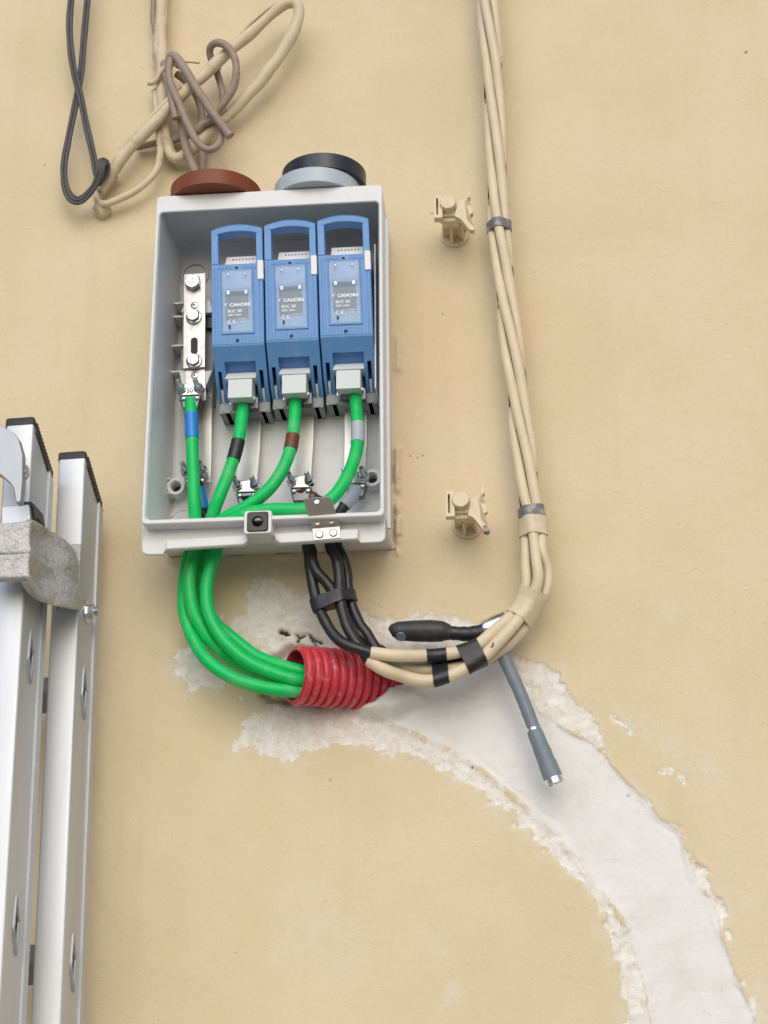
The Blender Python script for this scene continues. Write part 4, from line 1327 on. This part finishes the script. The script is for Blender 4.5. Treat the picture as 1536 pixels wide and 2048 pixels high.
S = strands
SA = strand_all
wrap('tape_wrap', 'grey tape with chipped paint wrapped beside the upper wall clip', MT['worn_tape'], S, [(998, 445, .04), (999, 462, .04)])
wrap('tape_wrap', 'grey tape band with chipped paint above the painted wrap', MT['worn_tape'], S, [(1062, 1012, .045), (1065, 1036, .045)], 0.0012)
wrap('tape_wrap', 'cream painted tape wrap level with the lower wall clip', MT['beige_tape'], S, [(1065, 1034, .045), (1070, 1070, .045)], 0.0016, 0.0002)
wrap('tape_wrap', 'cream painted tape wrap where the bundle bends towards the box', MT['beige_tape'], S, [(1074, 1178, .05), (1062, 1205, .05), (1040, 1238, .052)], 0.0014, 0.0002)
wrap('tape_wrap', 'wide black tape wrap near the ratchet rod', MT['tape_black'], S, [(962, 1300, .056), (925, 1320, .056)], 0.0012)
wrap('tape_wrap', 'narrow black tape wrap round the lowest of the bent cables', MT['tape_black'], [S[0], S[1], S[3]], [(897, 1346, .058), (862, 1352, .058)], 0.0012)
wrap('tape_wrap', 'short dark tape wrap round the topmost bent cable', MT['tape_black'], [S[2]], [(890, 1309, .064), (860, 1312, .064)], 0.0008)
wrap('tape_wrap', 'black tape wrap binding the black cable ends under the box', MT['tape_black'], [px_path(b, 0.002) for b in blk], [(662, 1186, .06), (666, 1198, .06), (670, 1210, .06)], 0.0010, 0.0003)

# ------------------------------------------------------------------ red conduit
a = P(588, 1350, 0.046)
b_ = P(800, 1366, -0.024)
ax = (b_ - a).normalized()
Lc = (b_ - a).length
prof = []
R0 = 0.0308
npitch = 13
pitch = Lc / npitch
for i in range(npitch):
    for t, dr in ((0.0, -0.0032), (0.10, -0.0030), (0.22, 0.0008), (0.36, 0.0016), (0.64, 0.0016), (0.78, 0.0008), (0.90, -0.0030)):
        prof.append((i * pitch + t * pitch, R0 + dr))
prof = [(0.0, R0 - 0.004), (0.0, R0 - 0.0022)] + prof[1:]
inner = [(Lc, R0 - 0.0045), (0.0, R0 - 0.0042)]
m = MB().lathe(a, ax, prof + inner, 48, closed=True, cap0=False, cap1=False)
o = m.build('conduit', MT['red'])
tag(o, 'red corrugated conduit sticking out of the white plaster', 'conduit')

# ------------------------------------------------------------------ wall clips
def make_clip():
    bc = P(910, 470, 0.0)
    root = thing('cable_clip', '', 'cable clip', (bc.x, 0, bc.z))
    x, z = bc.x, bc.z
    MB().lathe((x, 0.002, z), (0, -1, 0), [(0, 0.0172), (0.005, 0.0172), (0.0065, 0.0160)], 32).build('base_disc', MT['clip'], root)
    fn = MB()
    for k in range(6):
        an = rad(60 * k + 15)
        e = Vector((math.cos(an), 0, math.sin(an)))
        t = Vector((-math.sin(an), 0, math.cos(an))) * 0.0012
        fn.hexa([Vector((x, -0.004, z)) - t, Vector((x, -0.004, z)) + t, Vector((x, -0.040, z)) + t, Vector((x, -0.040, z)) - t,
                 Vector((x, -0.004, z)) - t + e * 0.0150, Vector((x, -0.004, z)) + t + e * 0.0150, Vector((x, -0.040, z)) + t + e * 0.0140, Vector((x, -0.040, z)) - t + e * 0.0140])
    fn.lathe((x, -0.003, z), (0, -1, 0), [(0, 0.0055), (0.038, 0.0055)], 14)
    fn.build('stand_off', MT['clip'], root)
    k = MB()
    k.box(x - 0.0155, x + 0.0095, -0.056, -0.038, z - 0.0060, z + 0.0060)
    k.box(x - 0.0125, x + 0.0065, -0.052, -0.036, z - 0.0110, z - 0.0055)
    k.build('body', MT['clip'], root, bevel=0.0010)
    # slotted plate on the left
    s_ = MB()
    ox0, ox1, oz0, oz1 = x - 0.0215, x - 0.0115, z - 0.0120, z + 0.0175
    ix0, ix1, iz0, iz1 = x - 0.0188, x - 0.0166, z - 0.0075, z + 0.0140
    yf, yb = -0.063, -0.052
    rngs = [[Vector((px_, y, pz)) for px_, pz in ((c0, e0), (c1, e0), (c1, e1), (c0, e1))] for (c0, c1, e0, e1), y in (((ox0, ox1, oz0, oz1), yb), ((ox0, ox1, oz0, oz1), yf), ((ix0, ix1, iz0, iz1), yf), ((ix0, ix1, iz0, iz1), yb + 0.003))]
    s_.loft(rngs, True, False)
    s_.build('slot_plate', MT['clip'], root, bevel=0.0005)
    MB().box(ix0, ix1, yb + 0.001, yb + 0.003, iz0, iz1).build('slot', MT['card'], root)
    # round button
    MB().lathe((x - 0.0045, -0.045, z + 0.0065), (-0.02, -1, 0), [(0, 0.0098), (0.021, 0.0094), (0.0222, 0.0086)], 30).build('button', MT['clip'], root)
    # jaw: wavy claw on the right
    J = [(110, -20), (160, -32), (190, -70), (205, -150), (217, -148), (219, -66), (175, -24), (172, 18), (190, 40), (225, 44), (241, 118), (195, 160), (178, 190), (200, 228), (232, 268), (252, 300), (242, 320), (205, 312), (150, 230), (112, 180), (60, 150)]
    sc_ = 0.2083 * 0.00056
    bx, bz = x - 0.0045, z + 0.0065
    jw = MB()
    pts = [Vector((bx + u * sc_, -0.0635, bz - v * sc_)) for u, v in J]
    bm = bmesh.new()
    vs = [bm.verts.new(p) for p in pts]
    f = bm.faces.new(vs)
    res = bmesh.ops.triangulate(bm, faces=[f])
    tri = [tuple(vs.index(v) for v in ff.verts) for ff in bm.faces]
    bm.free()
    n = len(pts)
    back = [p + Vector((0, 0.010, 0)) for p in pts]
    jw.add(pts + back, tri + [tuple(i + n for i in reversed(t)) for t in tri] + [(i, (i + 1) % n, n + (i + 1) % n, n + i) for i in range(n)])
    jw.build('jaw', MT['clip'], root)
    return root


c1_ = make_clip()
c1_['label'] = 'cream plastic wall clip on the wall next to the box top'
c2_ = copy_tree(c1_)
q_ = P(937, 1052, 0.0)
c2_.location = (q_.x - 0.0008, 0, q_.z + 0.0015)
c2_['label'] = 'cream plastic wall clip with a chipped claw, level with the box bottom'
for c in (c1_, c2_):
    c['group'] = 'empty cable clips on the wall'
o3 = c2_.location + Vector((-0.0045, 0, 0.0065))
ks = 0.2083 * 0.00056
tipm = MB().prism([o3 + Vector((u * ks, -0.0640, -v * ks)) for u, v in ((196, 262), (226, 258), (256, 300), (243, 324), (204, 316))], (0, 0.0110, 0))
tipm.build('chipped_tip', MT['worn_tape'], c2_)
c2_.rotation_euler = (0, 0, 0)

# ------------------------------------------------------------------ ratchet wrench hung on the bundle
rw = thing('ratchet_wrench', 'black handled ratchet with a grey wrapped extension hung behind the cables', 'wrench', tuple(P(1000, 1270, 0.03)))
hp = [(781, 1266), (787, 1263), (797, 1262), (830, 1262), (862, 1262), (885, 1263), (897, 1265), (903, 1266), (935, 1268), (958, 1266), (974, 1264)]
hr = [0.0052, 0.0084, 0.0102, 0.0116, 0.0120, 0.0112, 0.0086, 0.0074, 0.0080, 0.0088, 0.0092]
hpts = smooth_path([P(u, v, 0.040) for u, v in hp], 0.002)
hr_i = np.interp(np.linspace(0, 1, len(hpts)), np.linspace(0, 1, len(hr)), hr)
# radii follow arc length
cum = np.cumsum([0] + [(hpts[i + 1] - hpts[i]).length for i in range(len(hpts) - 1)])
kn = np.cumsum([0] + [(P(*hp[i + 1], .04) - P(*hp[i], .04)).length for i in range(len(hp) - 1)])
hr_i = np.interp(cum, kn, hr)
cut = int(np.searchsorted(cum, kn[7]))
MB().tube(hpts[:cut + 1], list(hr_i[:cut + 1]), 22).build('handle', MT['rubber'], rw)
MB().tube(hpts[cut:], list(hr_i[cut:] + 0.0003 * np.sin(np.arange(len(hr_i) - cut) * 1.3)), 18).build('neck_wrap', MT['tape_black'], rw)
MB().lathe(P(964, 1262, 0.040), P(1000, 1250, 0.038) - P(964, 1262, 0.040), [(0, 0.0088), (0.002, 0.0102), (0.008, 0.0112), (0.018, 0.0122), (0.028, 0.0128)], 26).build('chrome_neck', MT['chrome'], rw)
MB().lathe(P(1000, 1258, 0.036), (0, 1, 0), [(0, 0.0150), (0.002, 0.0168), (0.018, 0.0168), (0.020, 0.0150)], 34).build('head', MT['steel_plate'], rw)
MB().lathe(P(803, 1263, 0.040) + Vector((0, -0.62, -0.78)) * 0.0098, (0, -0.62, -0.78), [(-0.001, 0.0056), (0.0008, 0.0052)], 20).build('end_cap', MT['rod'], rw)
ex_ = smooth_path([P(u, v, d) for u, v, d in ((990, 1262, .030), (1006, 1310, .034), (1040, 1385, .034), (1070, 1462, .034))], 0.003)
MB().tube(ex_, [0.0068 + 0.00022 * ((i // 2) % 3 == 0) for i in range(len(ex_))], 18).build('extension_bar', MT['rod'], rw)
a, b_ = P(1068, 1460, 0.034), P(1111, 1567, 0.034)
ax_ = (b_ - a).normalized()
Ls = (b_ - a).length
MB().lathe(a - ax_ * 0.001, ax_, [(-0.003, 0.0062), (0.0, 0.0074), (0.0014, 0.0076)], 22).build('collar', MT['chrome'], rw)
MB().lathe(a, ax_, [(0.001, 0.0078), (0.004, 0.0084), (0.020, 0.0086), (0.0205, 0.0092), (0.036, 0.0092), (0.0362, 0.0097), (Ls - 0.006, 0.0102)], 24).build('socket_wrap', MT['rod'], rw)
MB().lathe(a, ax_, [(Ls - 0.0062, 0.0100), (Ls, 0.0100), (Ls, 0.0078), (Ls - 0.010, 0.0070)], 24, cap1=True).build('socket', MT['chrome'], rw)

# ------------------------------------------------------------------ tape rolls on the box
def roll(u, dcen, R, z0, h, m, core, label, tilt=(0, 0)):
    c = P(u, 380, dcen)
    root = thing('tape_roll', label, 'tape roll', (c.x, -dcen, z0), 'tape rolls on top of the box')
    ax = Vector((tilt[0], tilt[1], 1)).normalized()
    MB().lathe((c.x, -dcen, z0), ax, [(0, R * 0.45), (0.0, R - 0.0006), (0.0006, R), (h - 0.0006, R), (h, R - 0.0006), (h, R * 0.45)], 72, closed=True, cap0=False, cap1=False).build('winding', MT[m], root)
    MB().lathe((c.x, -dcen, z0), ax, [(0.0004, R * 0.36), (0.0004, R * 0.449), (h - 0.0004, R * 0.449), (h - 0.0004, R * 0.36)], 48, closed=True, cap0=False, cap1=False).build('core', MT[core], root)


zt = BH + 0.0006
roll(432.5, 0.0845, 0.0528, zt, 0.0195, 'roll_brown', 'card', 'brown tape roll lying on top of the box')
roll(635, 0.0800, 0.0500, zt, 0.0190, 'roll_grey', 'card_grey', 'pale grey tape roll under the black one on top of the box')
roll(648, 0.0780, 0.0492, zt + 0.0194, 0.0195, 'roll_black', 'card', 'black tape roll lying on the pale grey roll')

# ------------------------------------------------------------------ old cables at the upper left
def zp(pts, d):
    out = []
    for q_ in pts:
        dd_ = q_[2] if len(q_) > 2 else d
        out.append((100 + 0.3516 * q_[0], 0.3516 * q_[1], dd_))
    return out


def cable(name, label, m, pts, r, d=0.02, group=None, cat='cable', seg=10, twin=0.0, wob=0.0, step=0.004):
    path = px_path(zp(pts, d), step)
    mb = MB()
    if wob:
        path = [p + Vector((math.sin(i * 0.7 + r * 900) + math.sin(i * 0.31), 0.5 * math.sin(i * 0.53), math.cos(i * 0.6))) * wob for i, p in enumerate(path)]
    rr = [r * (1 + 0.06 * math.sin(i * 0.45 + r * 500)) for i in range(len(path))]
    if twin:
        for s_ in (-1, 1):
            q = []
            for i, p in enumerate(path):
                t = (path[min(i + 1, len(path) - 1)] - path[max(i - 1, 0)]).normalized()
                nrm = t.cross(Vector((0, 1, 0)))
                nrm = nrm.normalized() if nrm.length > 1e-4 else Vector((1, 0, 0))
                q.append(p + nrm * twin * s_)
            mb.tube(q, rr, seg)
    else:
        mb.tube(path, rr, seg)
    o = mb.build(name, m)
    return tag(o, label, cat, group)


GO = 'old cables tangled above the box'
cable('flat_cable', 'dark flat twin cable hanging in a long loop at the upper left', MT['old_dark'],
      [(130, -130, .03), (120, 0, .03), (111, 120, .032), (115, 240, .034), (135, 400, .036), (175, 560, .034), (210, 730, .030), (245, 880, .028), (265, 985, .026), (285, 1010, .026), (310, 960, .034), (318, 920, .042), (290, 915, .046), (282, 960, .046), (262, 1040, .040), (215, 1110, .034), (165, 1148, .032), (115, 1130, .030), (84, 1050, .030), (82, 930, .030), (105, 790, .028), (135, 640, .026), (160, 510, .026), (178, 400, .026), (190, 250, .026), (207, 60, .026), (225, -130, .026)], 0.0023, twin=0.0021, group=GO)
cable('flat_cable', 'dark flat cable tail wrapped round the thick old cable', MT['old_dark'],
      [(90, 860, .024), (78, 980, .024), (100, 1090, .026), (160, 1135, .028), (230, 1085, .034), (285, 1000, .042), (300, 930, .046), (325, 935, .040), (318, 985, .034), (270, 1050, .030)], 0.0024, twin=0.0020, group=GO)
cable('thick_cable', 'thick old cream cable that loops at the top and crosses the tangle', MT['old_beige'],
      [(285, 1085, .016), (340, 1000, .022), (420, 885, .028), (560, 735, .034), (700, 585, .038), (850, 450, .040), (1000, 310, .040), (1150, 180, .042), (1280, 60, .044), (1350, 15, .044), (1400, 22, .044), (1415, 80, .042), (1390, 170, .040), (1330, 285, .036), (1230, 420, .032), (1120, 550, .028), (1000, 665, .024), (900, 760, .022), (810, 850, .020), (740, 895, .018), (690, 885, .018), (660, 800, .018), (648, 680, .018), (640, 560, .018), (636, 430, .018), (638, 300, .020), (630, 150, .022), (640, 20, .022), (650, -130, .022)], 0.0074, seg=14, group=GO, wob=0.0003)
cable('thin_wire', 'cream wire running beside the thick diagonal cable', MT['old_beige'],
      [(400, 850, .030), (520, 725, .036), (660, 580, .042), (740, 490, .046)], 0.0035, group=GO)
cable('thin_wire', 'thin wire end split off the thick cable near its top bend', MT['old_beige'],
      [(1085, 195, .046), (1150, 120, .050), (1230, 55, .050), (1300, 15, .050)], 0.0022, group=GO, wob=0.0004)
GW = 'thin wires in the tangle'
cable('thin_wire', 'brownish wire dropping from the top edge to the knot', MT['old_grey'],
      [(585, -130, .016), (592, 20, .016), (590, 120, .016), (620, 260, .018), (650, 390, .026), (680, 520, .044), (715, 675, .046)], 0.0042, group=GO)
cable('thin_wire', 'pale old cable hanging from the top edge beside the brownish wire', MT['old_beige'],
      [(625, -130, .026), (632, 20, .026), (628, 140, .024), (610, 250, .020), (632, 400, .016), (655, 520, .016)], 0.0062, group=GO, wob=0.0004)
cable('thin_wire', 'grey wire coil loop hanging lowest over the thick cable', MT['old_grey'],
      [(690, 335, .046), (676, 390, .048), (688, 480, .050), (735, 590, .050), (785, 710, .050), (840, 810, .048), (900, 852, .046), (955, 825, .042), (972, 760, .036), (945, 690, .034), (870, 705, .034), (840, 745, .030)], 0.0047, group=GO)
cable('thin_wire', 'grey wire slanting down to a cut end right of the coil', MT['old_grey'],
      [(676, 380, .040), (684, 322, .046), (715, 320, .050), (770, 400, .052), (850, 530, .052), (935, 655, .050), (1025, 775, .046)], 0.0056, group=GO)
cable('thin_wire', 'grey wire ring round the upper part of the thick cable', MT['old_grey'],
      [(955, 400, .028), (915, 330, .034), (912, 270, .044), (950, 243, .052), (1005, 262, .054), (1048, 325, .054), (1060, 400, .052), (1045, 490, .048), (1000, 575, .042), (950, 635, .036), (880, 690, .032)], 0.0048, group=GO)
cable('thin_wire', 'short dark wire behind the ring on the thick cable', MT['old_grey'],
      [(945, 400, .026), (965, 460, .022), (982, 530, .020), (985, 590, .018), (965, 660, .018)], 0.0046, group=GO)
cable('thin_wire', 'short dark wire stub lying across the bottom of the tangle', MT['old_grey'],
      [(490, 838, .010), (600, 815, .012), (700, 795, .014), (800, 765, .016), (900, 705, .020)], 0.0046, group=GO)
cable('thin_wire', 'dark wire curving down behind the coil to the brown tape roll', MT['old_grey'],
      [(720, 420, .026), (780, 470, .024), (835, 550, .022), (862, 640, .020), (862, 760, .018), (868, 870, .018), (870, 980, .020)], 0.0046, group=GO)
cable('thin_wire', 'pale wire falling from the coil to the brown tape roll', MT['old_grey'],
      [(742, 670, .030), (760, 780, .028), (785, 870, .030), (820, 960, .032), (840, 1010, .034)], 0.0052, group=GO)
cable('thin_wire', 'thin pale wire swinging down to the plaster blob on the left', MT['old_beige'],
      [(598, 520, .014), (606, 640, .018), (622, 760, .022), (626, 870, .024), (600, 980, .024), (510, 1070, .022), (410, 1125, .020), (320, 1158, .020), (270, 1140, .016), (275, 1085, .012), (330, 1035, .010), (375, 1000, .008)], 0.0044, group=GO, wob=0.0003)
cable('thin_wire', 'twisted tie wire round the pale hanging cable', MT['old_beige'],
      [(560, 475, .024), (600, 465, .028), (625, 410, .032), (660, 375, .034), (700, 360, .030), (740, 385, .026)], 0.0034, group=GO, wob=0.0006)
cable('thin_wire', 'thin tie wire end pointing right across the knot', MT['old_beige'],
      [(640, 385, .028), (690, 355, .036), (760, 350, .040), (850, 357, .040)], 0.0019, group=GO, wob=0.0003)
cable('thin_wire', 'thin wire left of the knot hanging in front of the wall', MT['old_beige'],
      [(590, 300, .012), (605, 370, .014), (615, 450, .014), (600, 530, .012)], 0.0028, group=GO)
cb = MB()
c = P(*zp([(293, 1190)], 0.008)[0])
cb.tube([c + Vector((0, 0.012, -0.004)), c + Vector((0.001, 0, 0)), c + Vector((0, -0.006, 0.002)), c + Vector((0.0, -0.010, 0.004))], [0.0085, 0.0102, 0.0090, 0.0045], 12)
cb.v = [p + Vector((math.sin(p.z * 900 + p.x * 700), math.sin(p.x * 800), math.cos(p.y * 900 + p.z * 500))) * 0.0011 for p in cb.v]
o = cb.build('plaster_blob', MT['old_beige'])
tag(o, 'cream painted cable stub and plaster blob under the pale wire', 'cable end')

# ------------------------------------------------------------------ ladder
lad = thing('ladder', 'silver aluminium two-section ladder standing at the left edge', 'ladder', (-0.3, -0.2, GZ))
p1, p2 = P(171, 909, 0.100), P(122, 2048, 0.130)
dv = (p2 - p1).normalized()
back = Vector((0, 1, 0)) - dv * dv.y
back.normalize()
side = Vector((1, 0, 0)) - dv * dv.x
side.normalize()
RW, RD = 0.0300, 0.070


def rail_ring(p, sk):
    """outer outline of the stile at point p (front right corner); sk: how far the rear edge drops"""
    r_ = 0.0025
    pts = []
    for (x, y, dx, dy) in ((-RW, 0, 1, 1), (0, 0, -1, 1), (0, RD, -1, -1), (-RW, RD, 1, -1)):
        c = (x + dx * r_, y + dy * r_)
        a0 = {(1, 1): 180, (-1, 1): 270, (-1, -1): 0, (1, -1): 90}[(dx, dy)]
        for k in range(4):
            a = rad(a0 + 30 * k)
            xx, yy = c[0] + r_ * math.cos(a), c[1] + r_ * math.sin(a)
            pts.append(p + side * xx + back * yy + dv * (sk * yy / RD))
    return pts


def rail(p, length, name_parent, skew=0.032):
    mb = MB()
    q = p + dv * length
    mb.loft([rail_ring(p + dv * 0.004, skew), rail_ring(q, 0)], True, True)
    o = mb.build('stile', MT['alu'], name_parent, angle=50)
    # rear flange lip
    lp = MB()
    for x0, x1, y0, y1 in ((-0.001, 0.0028, RD - 0.014, RD + 0.001), (-RW - 0.0028, -RW + 0.001, RD - 0.014, RD + 0.001)):
        a_ = [p + side * x + back * y + dv * (0.004 + skew * y / RD + 0.003) for x, y in ((x0, y0), (x1, y0), (x1, y1), (x0, y1))]
        b__ = [q + side * x + back * y for x, y in ((x0, y0), (x1, y0), (x1, y1), (x0, y1))]
        lp.hexa(a_ + b__)
    lp.build('flange', MT['alu'], o, bevel=0.0006)
    cp_ = MB()
    g_ = 0.0007
    def cring(off, grow):
        return [pt + side * (grow if i in (4, 5, 6, 7, 8, 9, 10, 11) else -grow) + back * (grow if i >= 8 else -grow) for i, pt in enumerate(rail_ring(p + dv * off, skew))]
    cp_.loft([cring(-0.0045, 0.0), cring(-0.0035, g_), cring(0.0040, g_)], True, True)
    teeth = MB()
    for i in range(14):
        y = RD * (0.12 + 0.86 * i / 13)
        b_c = p + side * 0.0006 + back * y + dv * (skew * y / RD - 0.004)
        teeth.hexa([b_c + side * sx + back * (by * 0.0017) + dv * bz for bz in (0, 0.0125) for sx, by in ((-0.002, -1), (0.0012, -1), (0.0012, 1), (-0.002, 1))])
    co_ = cp_.build('end_cap', MT['cap'], o)
    to = teeth.build('cap_tooth', MT['cap'], co_)
    to['kind'] = 'stuff'
    return o


def rung(pr, name_parent, x_len):
    """pr: centre of the rung end on the outer right face of the stile"""
    mb = MB()
    rhomb = [(0, 0.020), (0.012, 0.0), (0, -0.020), (-0.012, 0.0)]
    a_ = [pr - side * (RW - 0.001) + back * y - dv * z for y, z in rhomb]
    mb.prism(a_, -side * (x_len - 2 * RW + 0.002))
    # fine anti-slip grooves
    for k in range(5):
        t = (k + 0.5) / 5
        for s_ in (-1, 1):
            c = pr - side * (RW - 0.001) + back * (s_ * 0.012 * (1 - t)) * 0.98 - dv * (0.020 * t * -1 + 0.0)
    ro = mb.build('rung', MT['rung'], name_parent, bevel=0.0012)
    # swaged collar on the outside
    cl_ = MB()
    path = []
    crn = [(-0.004, 0.0265), (0.0075, 0.004), (0.004, -0.0265), (-0.0075, -0.004)]
    for i in range(4):
        (y0, z0), (y1, z1) = crn[i], crn[(i + 1) % 4]
        for k in range(6):
            t = k / 6
            path.append(pr + side * 0.0003 + back * (y0 + (y1 - y0) * t) - dv * (z0 + (z1 - z0) * t))
    rings_ = []
    n = len(path)
    for i in range(n):
        t = (path[(i + 1) % n] - path[i - 1]).normalized()
        e1 = side
        e2 = t.cross(e1).normalized()
        rr_ = 0.0017 + 0.0002 * (i % 2)
        rings_.append([path[i] + (e1 * math.cos(2 * math.pi * k / 8) * 1.3 + e2 * math.sin(2 * math.pi * k / 8)) * rr_ for k in range(8)])
    cl_.loft(rings_, closed=True)
    cl_.build('rung_collar', MT['galv'], ro)
    hl = MB().prism([pr + side * 0.0003 + back * y * 0.75 - dv * z * 0.75 for y, z in crn], -side * 0.001)
    hl.build('rung_hollow', MT['cap'], ro)
    return ro


LEN = (p1.z - GZ) / -dv.z - 0.002
XL = 0.420
rail(p1, LEN, lad)
rail(p1 - side * (XL - RW), LEN, lad)
# front section: inset and nearer the camera
fp = P(68, 841, 0.186)
LEN2 = (fp.z - GZ) / -dv.z - 0.05
off_b = (p1 - fp).dot(back)
XL2 = XL - 2 * ((p1 - fp).dot(side))
rail(fp, LEN2, lad)
rail(fp - side * (XL2 - RW), LEN2, lad)


def on_side(p, u, v, lift=0.0):
    """point on the outer right face of a stile seen at (u, v)"""
    ray = F_AX + R_AX * ((u - 768.0) / FPX) - U_AX * ((v - 1024.0) / FPX)
    nrm = side - dv * side.dot(dv)
    nrm = (side - back * side.dot(back)).normalized()
    t = (p - CAM).dot(nrm) / ray.dot(nrm)
    return CAM + ray * t


r1 = on_side(p1, 168, 1388)
r2 = on_side(p1, 144, 1926)
step_ = (r2 - r1)
for kk in range(0, 7):
    c = r1 + step_ * kk
    c = p1 + dv * (c - p1).dot(dv) + back * (RD * 0.42)
    if c.z < GZ + 0.1:
        break
    rung(c, lad, XL)
q1_ = on_side(fp, 58, 1312)
q2_ = on_side(fp, 29, 1850)
for kk in range(0, 7):
    c = q1_ + (q2_ - q1_) * kk
    c = fp + dv * (c - fp).dot(dv) + back * (RD * 0.42)
    if c.z < GZ + 0.1:
        break
    rung(c, lad, XL2)
# cast guide bracket that hooks the front section
def lobe(stn, prof_, thick):
    out_r = []
    for i, (u, d, v0, v1, hol_) in enumerate(stn):
        top, bot_ = P(u, v0, d), P(u, v1, d)
        a_, b__ = stn[min(i + 1, len(stn) - 1)], stn[max(i - 1, 0)]
        dirn = P(a_[0], v0, a_[1]) - P(b__[0], v0, b__[1])
        dirn.z = 0
        nrm = Vector((dirn.y, -dirn.x, 0)).normalized()
        if nrm.y > 0:
            nrm = -nrm
        ring = [top.lerp(bot_, t) + nrm * (o_ - 1.7 * hol_ * math.sin(math.pi * t) ** 1.5) for t, o_ in prof_]
        ring += [top.lerp(bot_, t) - nrm * thick for t in (0.98, 0.5, 0.02)]
        out_r.append(ring)
    return MB().loft(out_r, True, True)


pf = [(0.0, -0.006), (0.05, 0.0005), (0.12, 0.0012), (0.3, 0.0), (0.5, 0.0), (0.7, 0.0), (0.88, 0.0), (0.96, -0.001), (1.0, -0.006)]
up_ = lobe([(-60, 0.232, 1046, 1112, 0), (30, 0.232, 1043, 1110, 0), (60, 0.231, 1036, 1108, 0.0), (64, 0.229, 1035, 1109, 0.001), (80, 0.212, 1040, 1122, 0.008), (98, 0.186, 1052, 1142, 0.012), (116, 0.156, 1075, 1166, 0.012), (132, 0.126, 1100, 1180, 0.008), (140, 0.108, 1122, 1186, 0.002)], pf, 0.012)
cb_ = up_.build('guide_bracket', MT['cast'], lad, angle=50)
lo_ = lobe([(-60, 0.237, 1108, 1162, 0), (30, 0.237, 1106, 1158, 0), (57, 0.236, 1103, 1156, 0.0), (62, 0.234, 1104, 1160, 0.001), (78, 0.214, 1112, 1186, 0.006), (98, 0.188, 1128, 1208, 0.010), (118, 0.156, 1150, 1216, 0.011), (134, 0.126, 1176, 1220, 0.006), (143, 0.106, 1196, 1222, 0.001)], pf, 0.016)
lo2_ = lo_.build('lower_web', MT['cast'], cb_, angle=50)
for o_ in (cb_, lo2_):
    sub = o_.modifiers.new('round', 'SUBSURF')
    sub.levels = sub.render_levels = 2
MB().prism([P(u, v, 0.1105) for u, v in [(136, 1088), (162, 1087), (157, 1214), (112, 1222), (118, 1180), (140, 1150)]], (0, 0.0060, 0)).build('bracket_plate', MT['cast'], cb_, bevel=0.0008)
# bolt through the stile
bc_ = on_side(p1, 172, 1224)
bx_ = MB()
bx_.lathe(bc_, side, [(0, 0.0125), (0.0018, 0.0125)], 26)
bx_.lathe(bc_, side, [(0.0018, 0.0080), (0.0085, 0.0080), (0.0095, 0.0070)], 6)
bx_.lathe(bc_, side, [(0.009, 0.0046), (0.0135, 0.0046), (0.0145, 0.0038)], 16)
bx_.build('bolt', MT['zinc'], lad)
# folded galvanised hook at the extreme left
hk_ = MB()
hk_.prism([P(u, v, 0.252) for u, v in [(-60, 838), (0, 849), (30, 868), (37, 878), (45, 908), (45, 960), (41, 1003), (32, 1006), (27, 977), (20, 966), (0, 949), (-60, 930)]], (0, 0.012, 0))
hk_.build('hook', MT['galv'], lad, bevel=0.0012)
MB().lathe(P(40, 945, 0.240), side, [(0, 0.009), (0.005, 0.009), (0.008, 0.006)], 20).build('hook_bolt', MT['zinc'], lad)
lk = MB()
lk.prism([P(u, v, 0.222) for u, v in [(2, 1012), (58, 1008), (62, 1045), (2, 1050)]], (0, 0.03, 0))
lk.build('lock_pawl', MT['alu'], lad, bevel=0.0015)
lk2 = MB()
lk2.prism([P(u, v, 0.218) for u, v in [(40, 1004), (62, 1003), (70, 1010), (75, 1036), (70, 1038), (65, 1014), (60, 1009), (40, 1009)]], (0, 0.028, 0))
lk2.build('lock_spring', MT['cap'], lad)
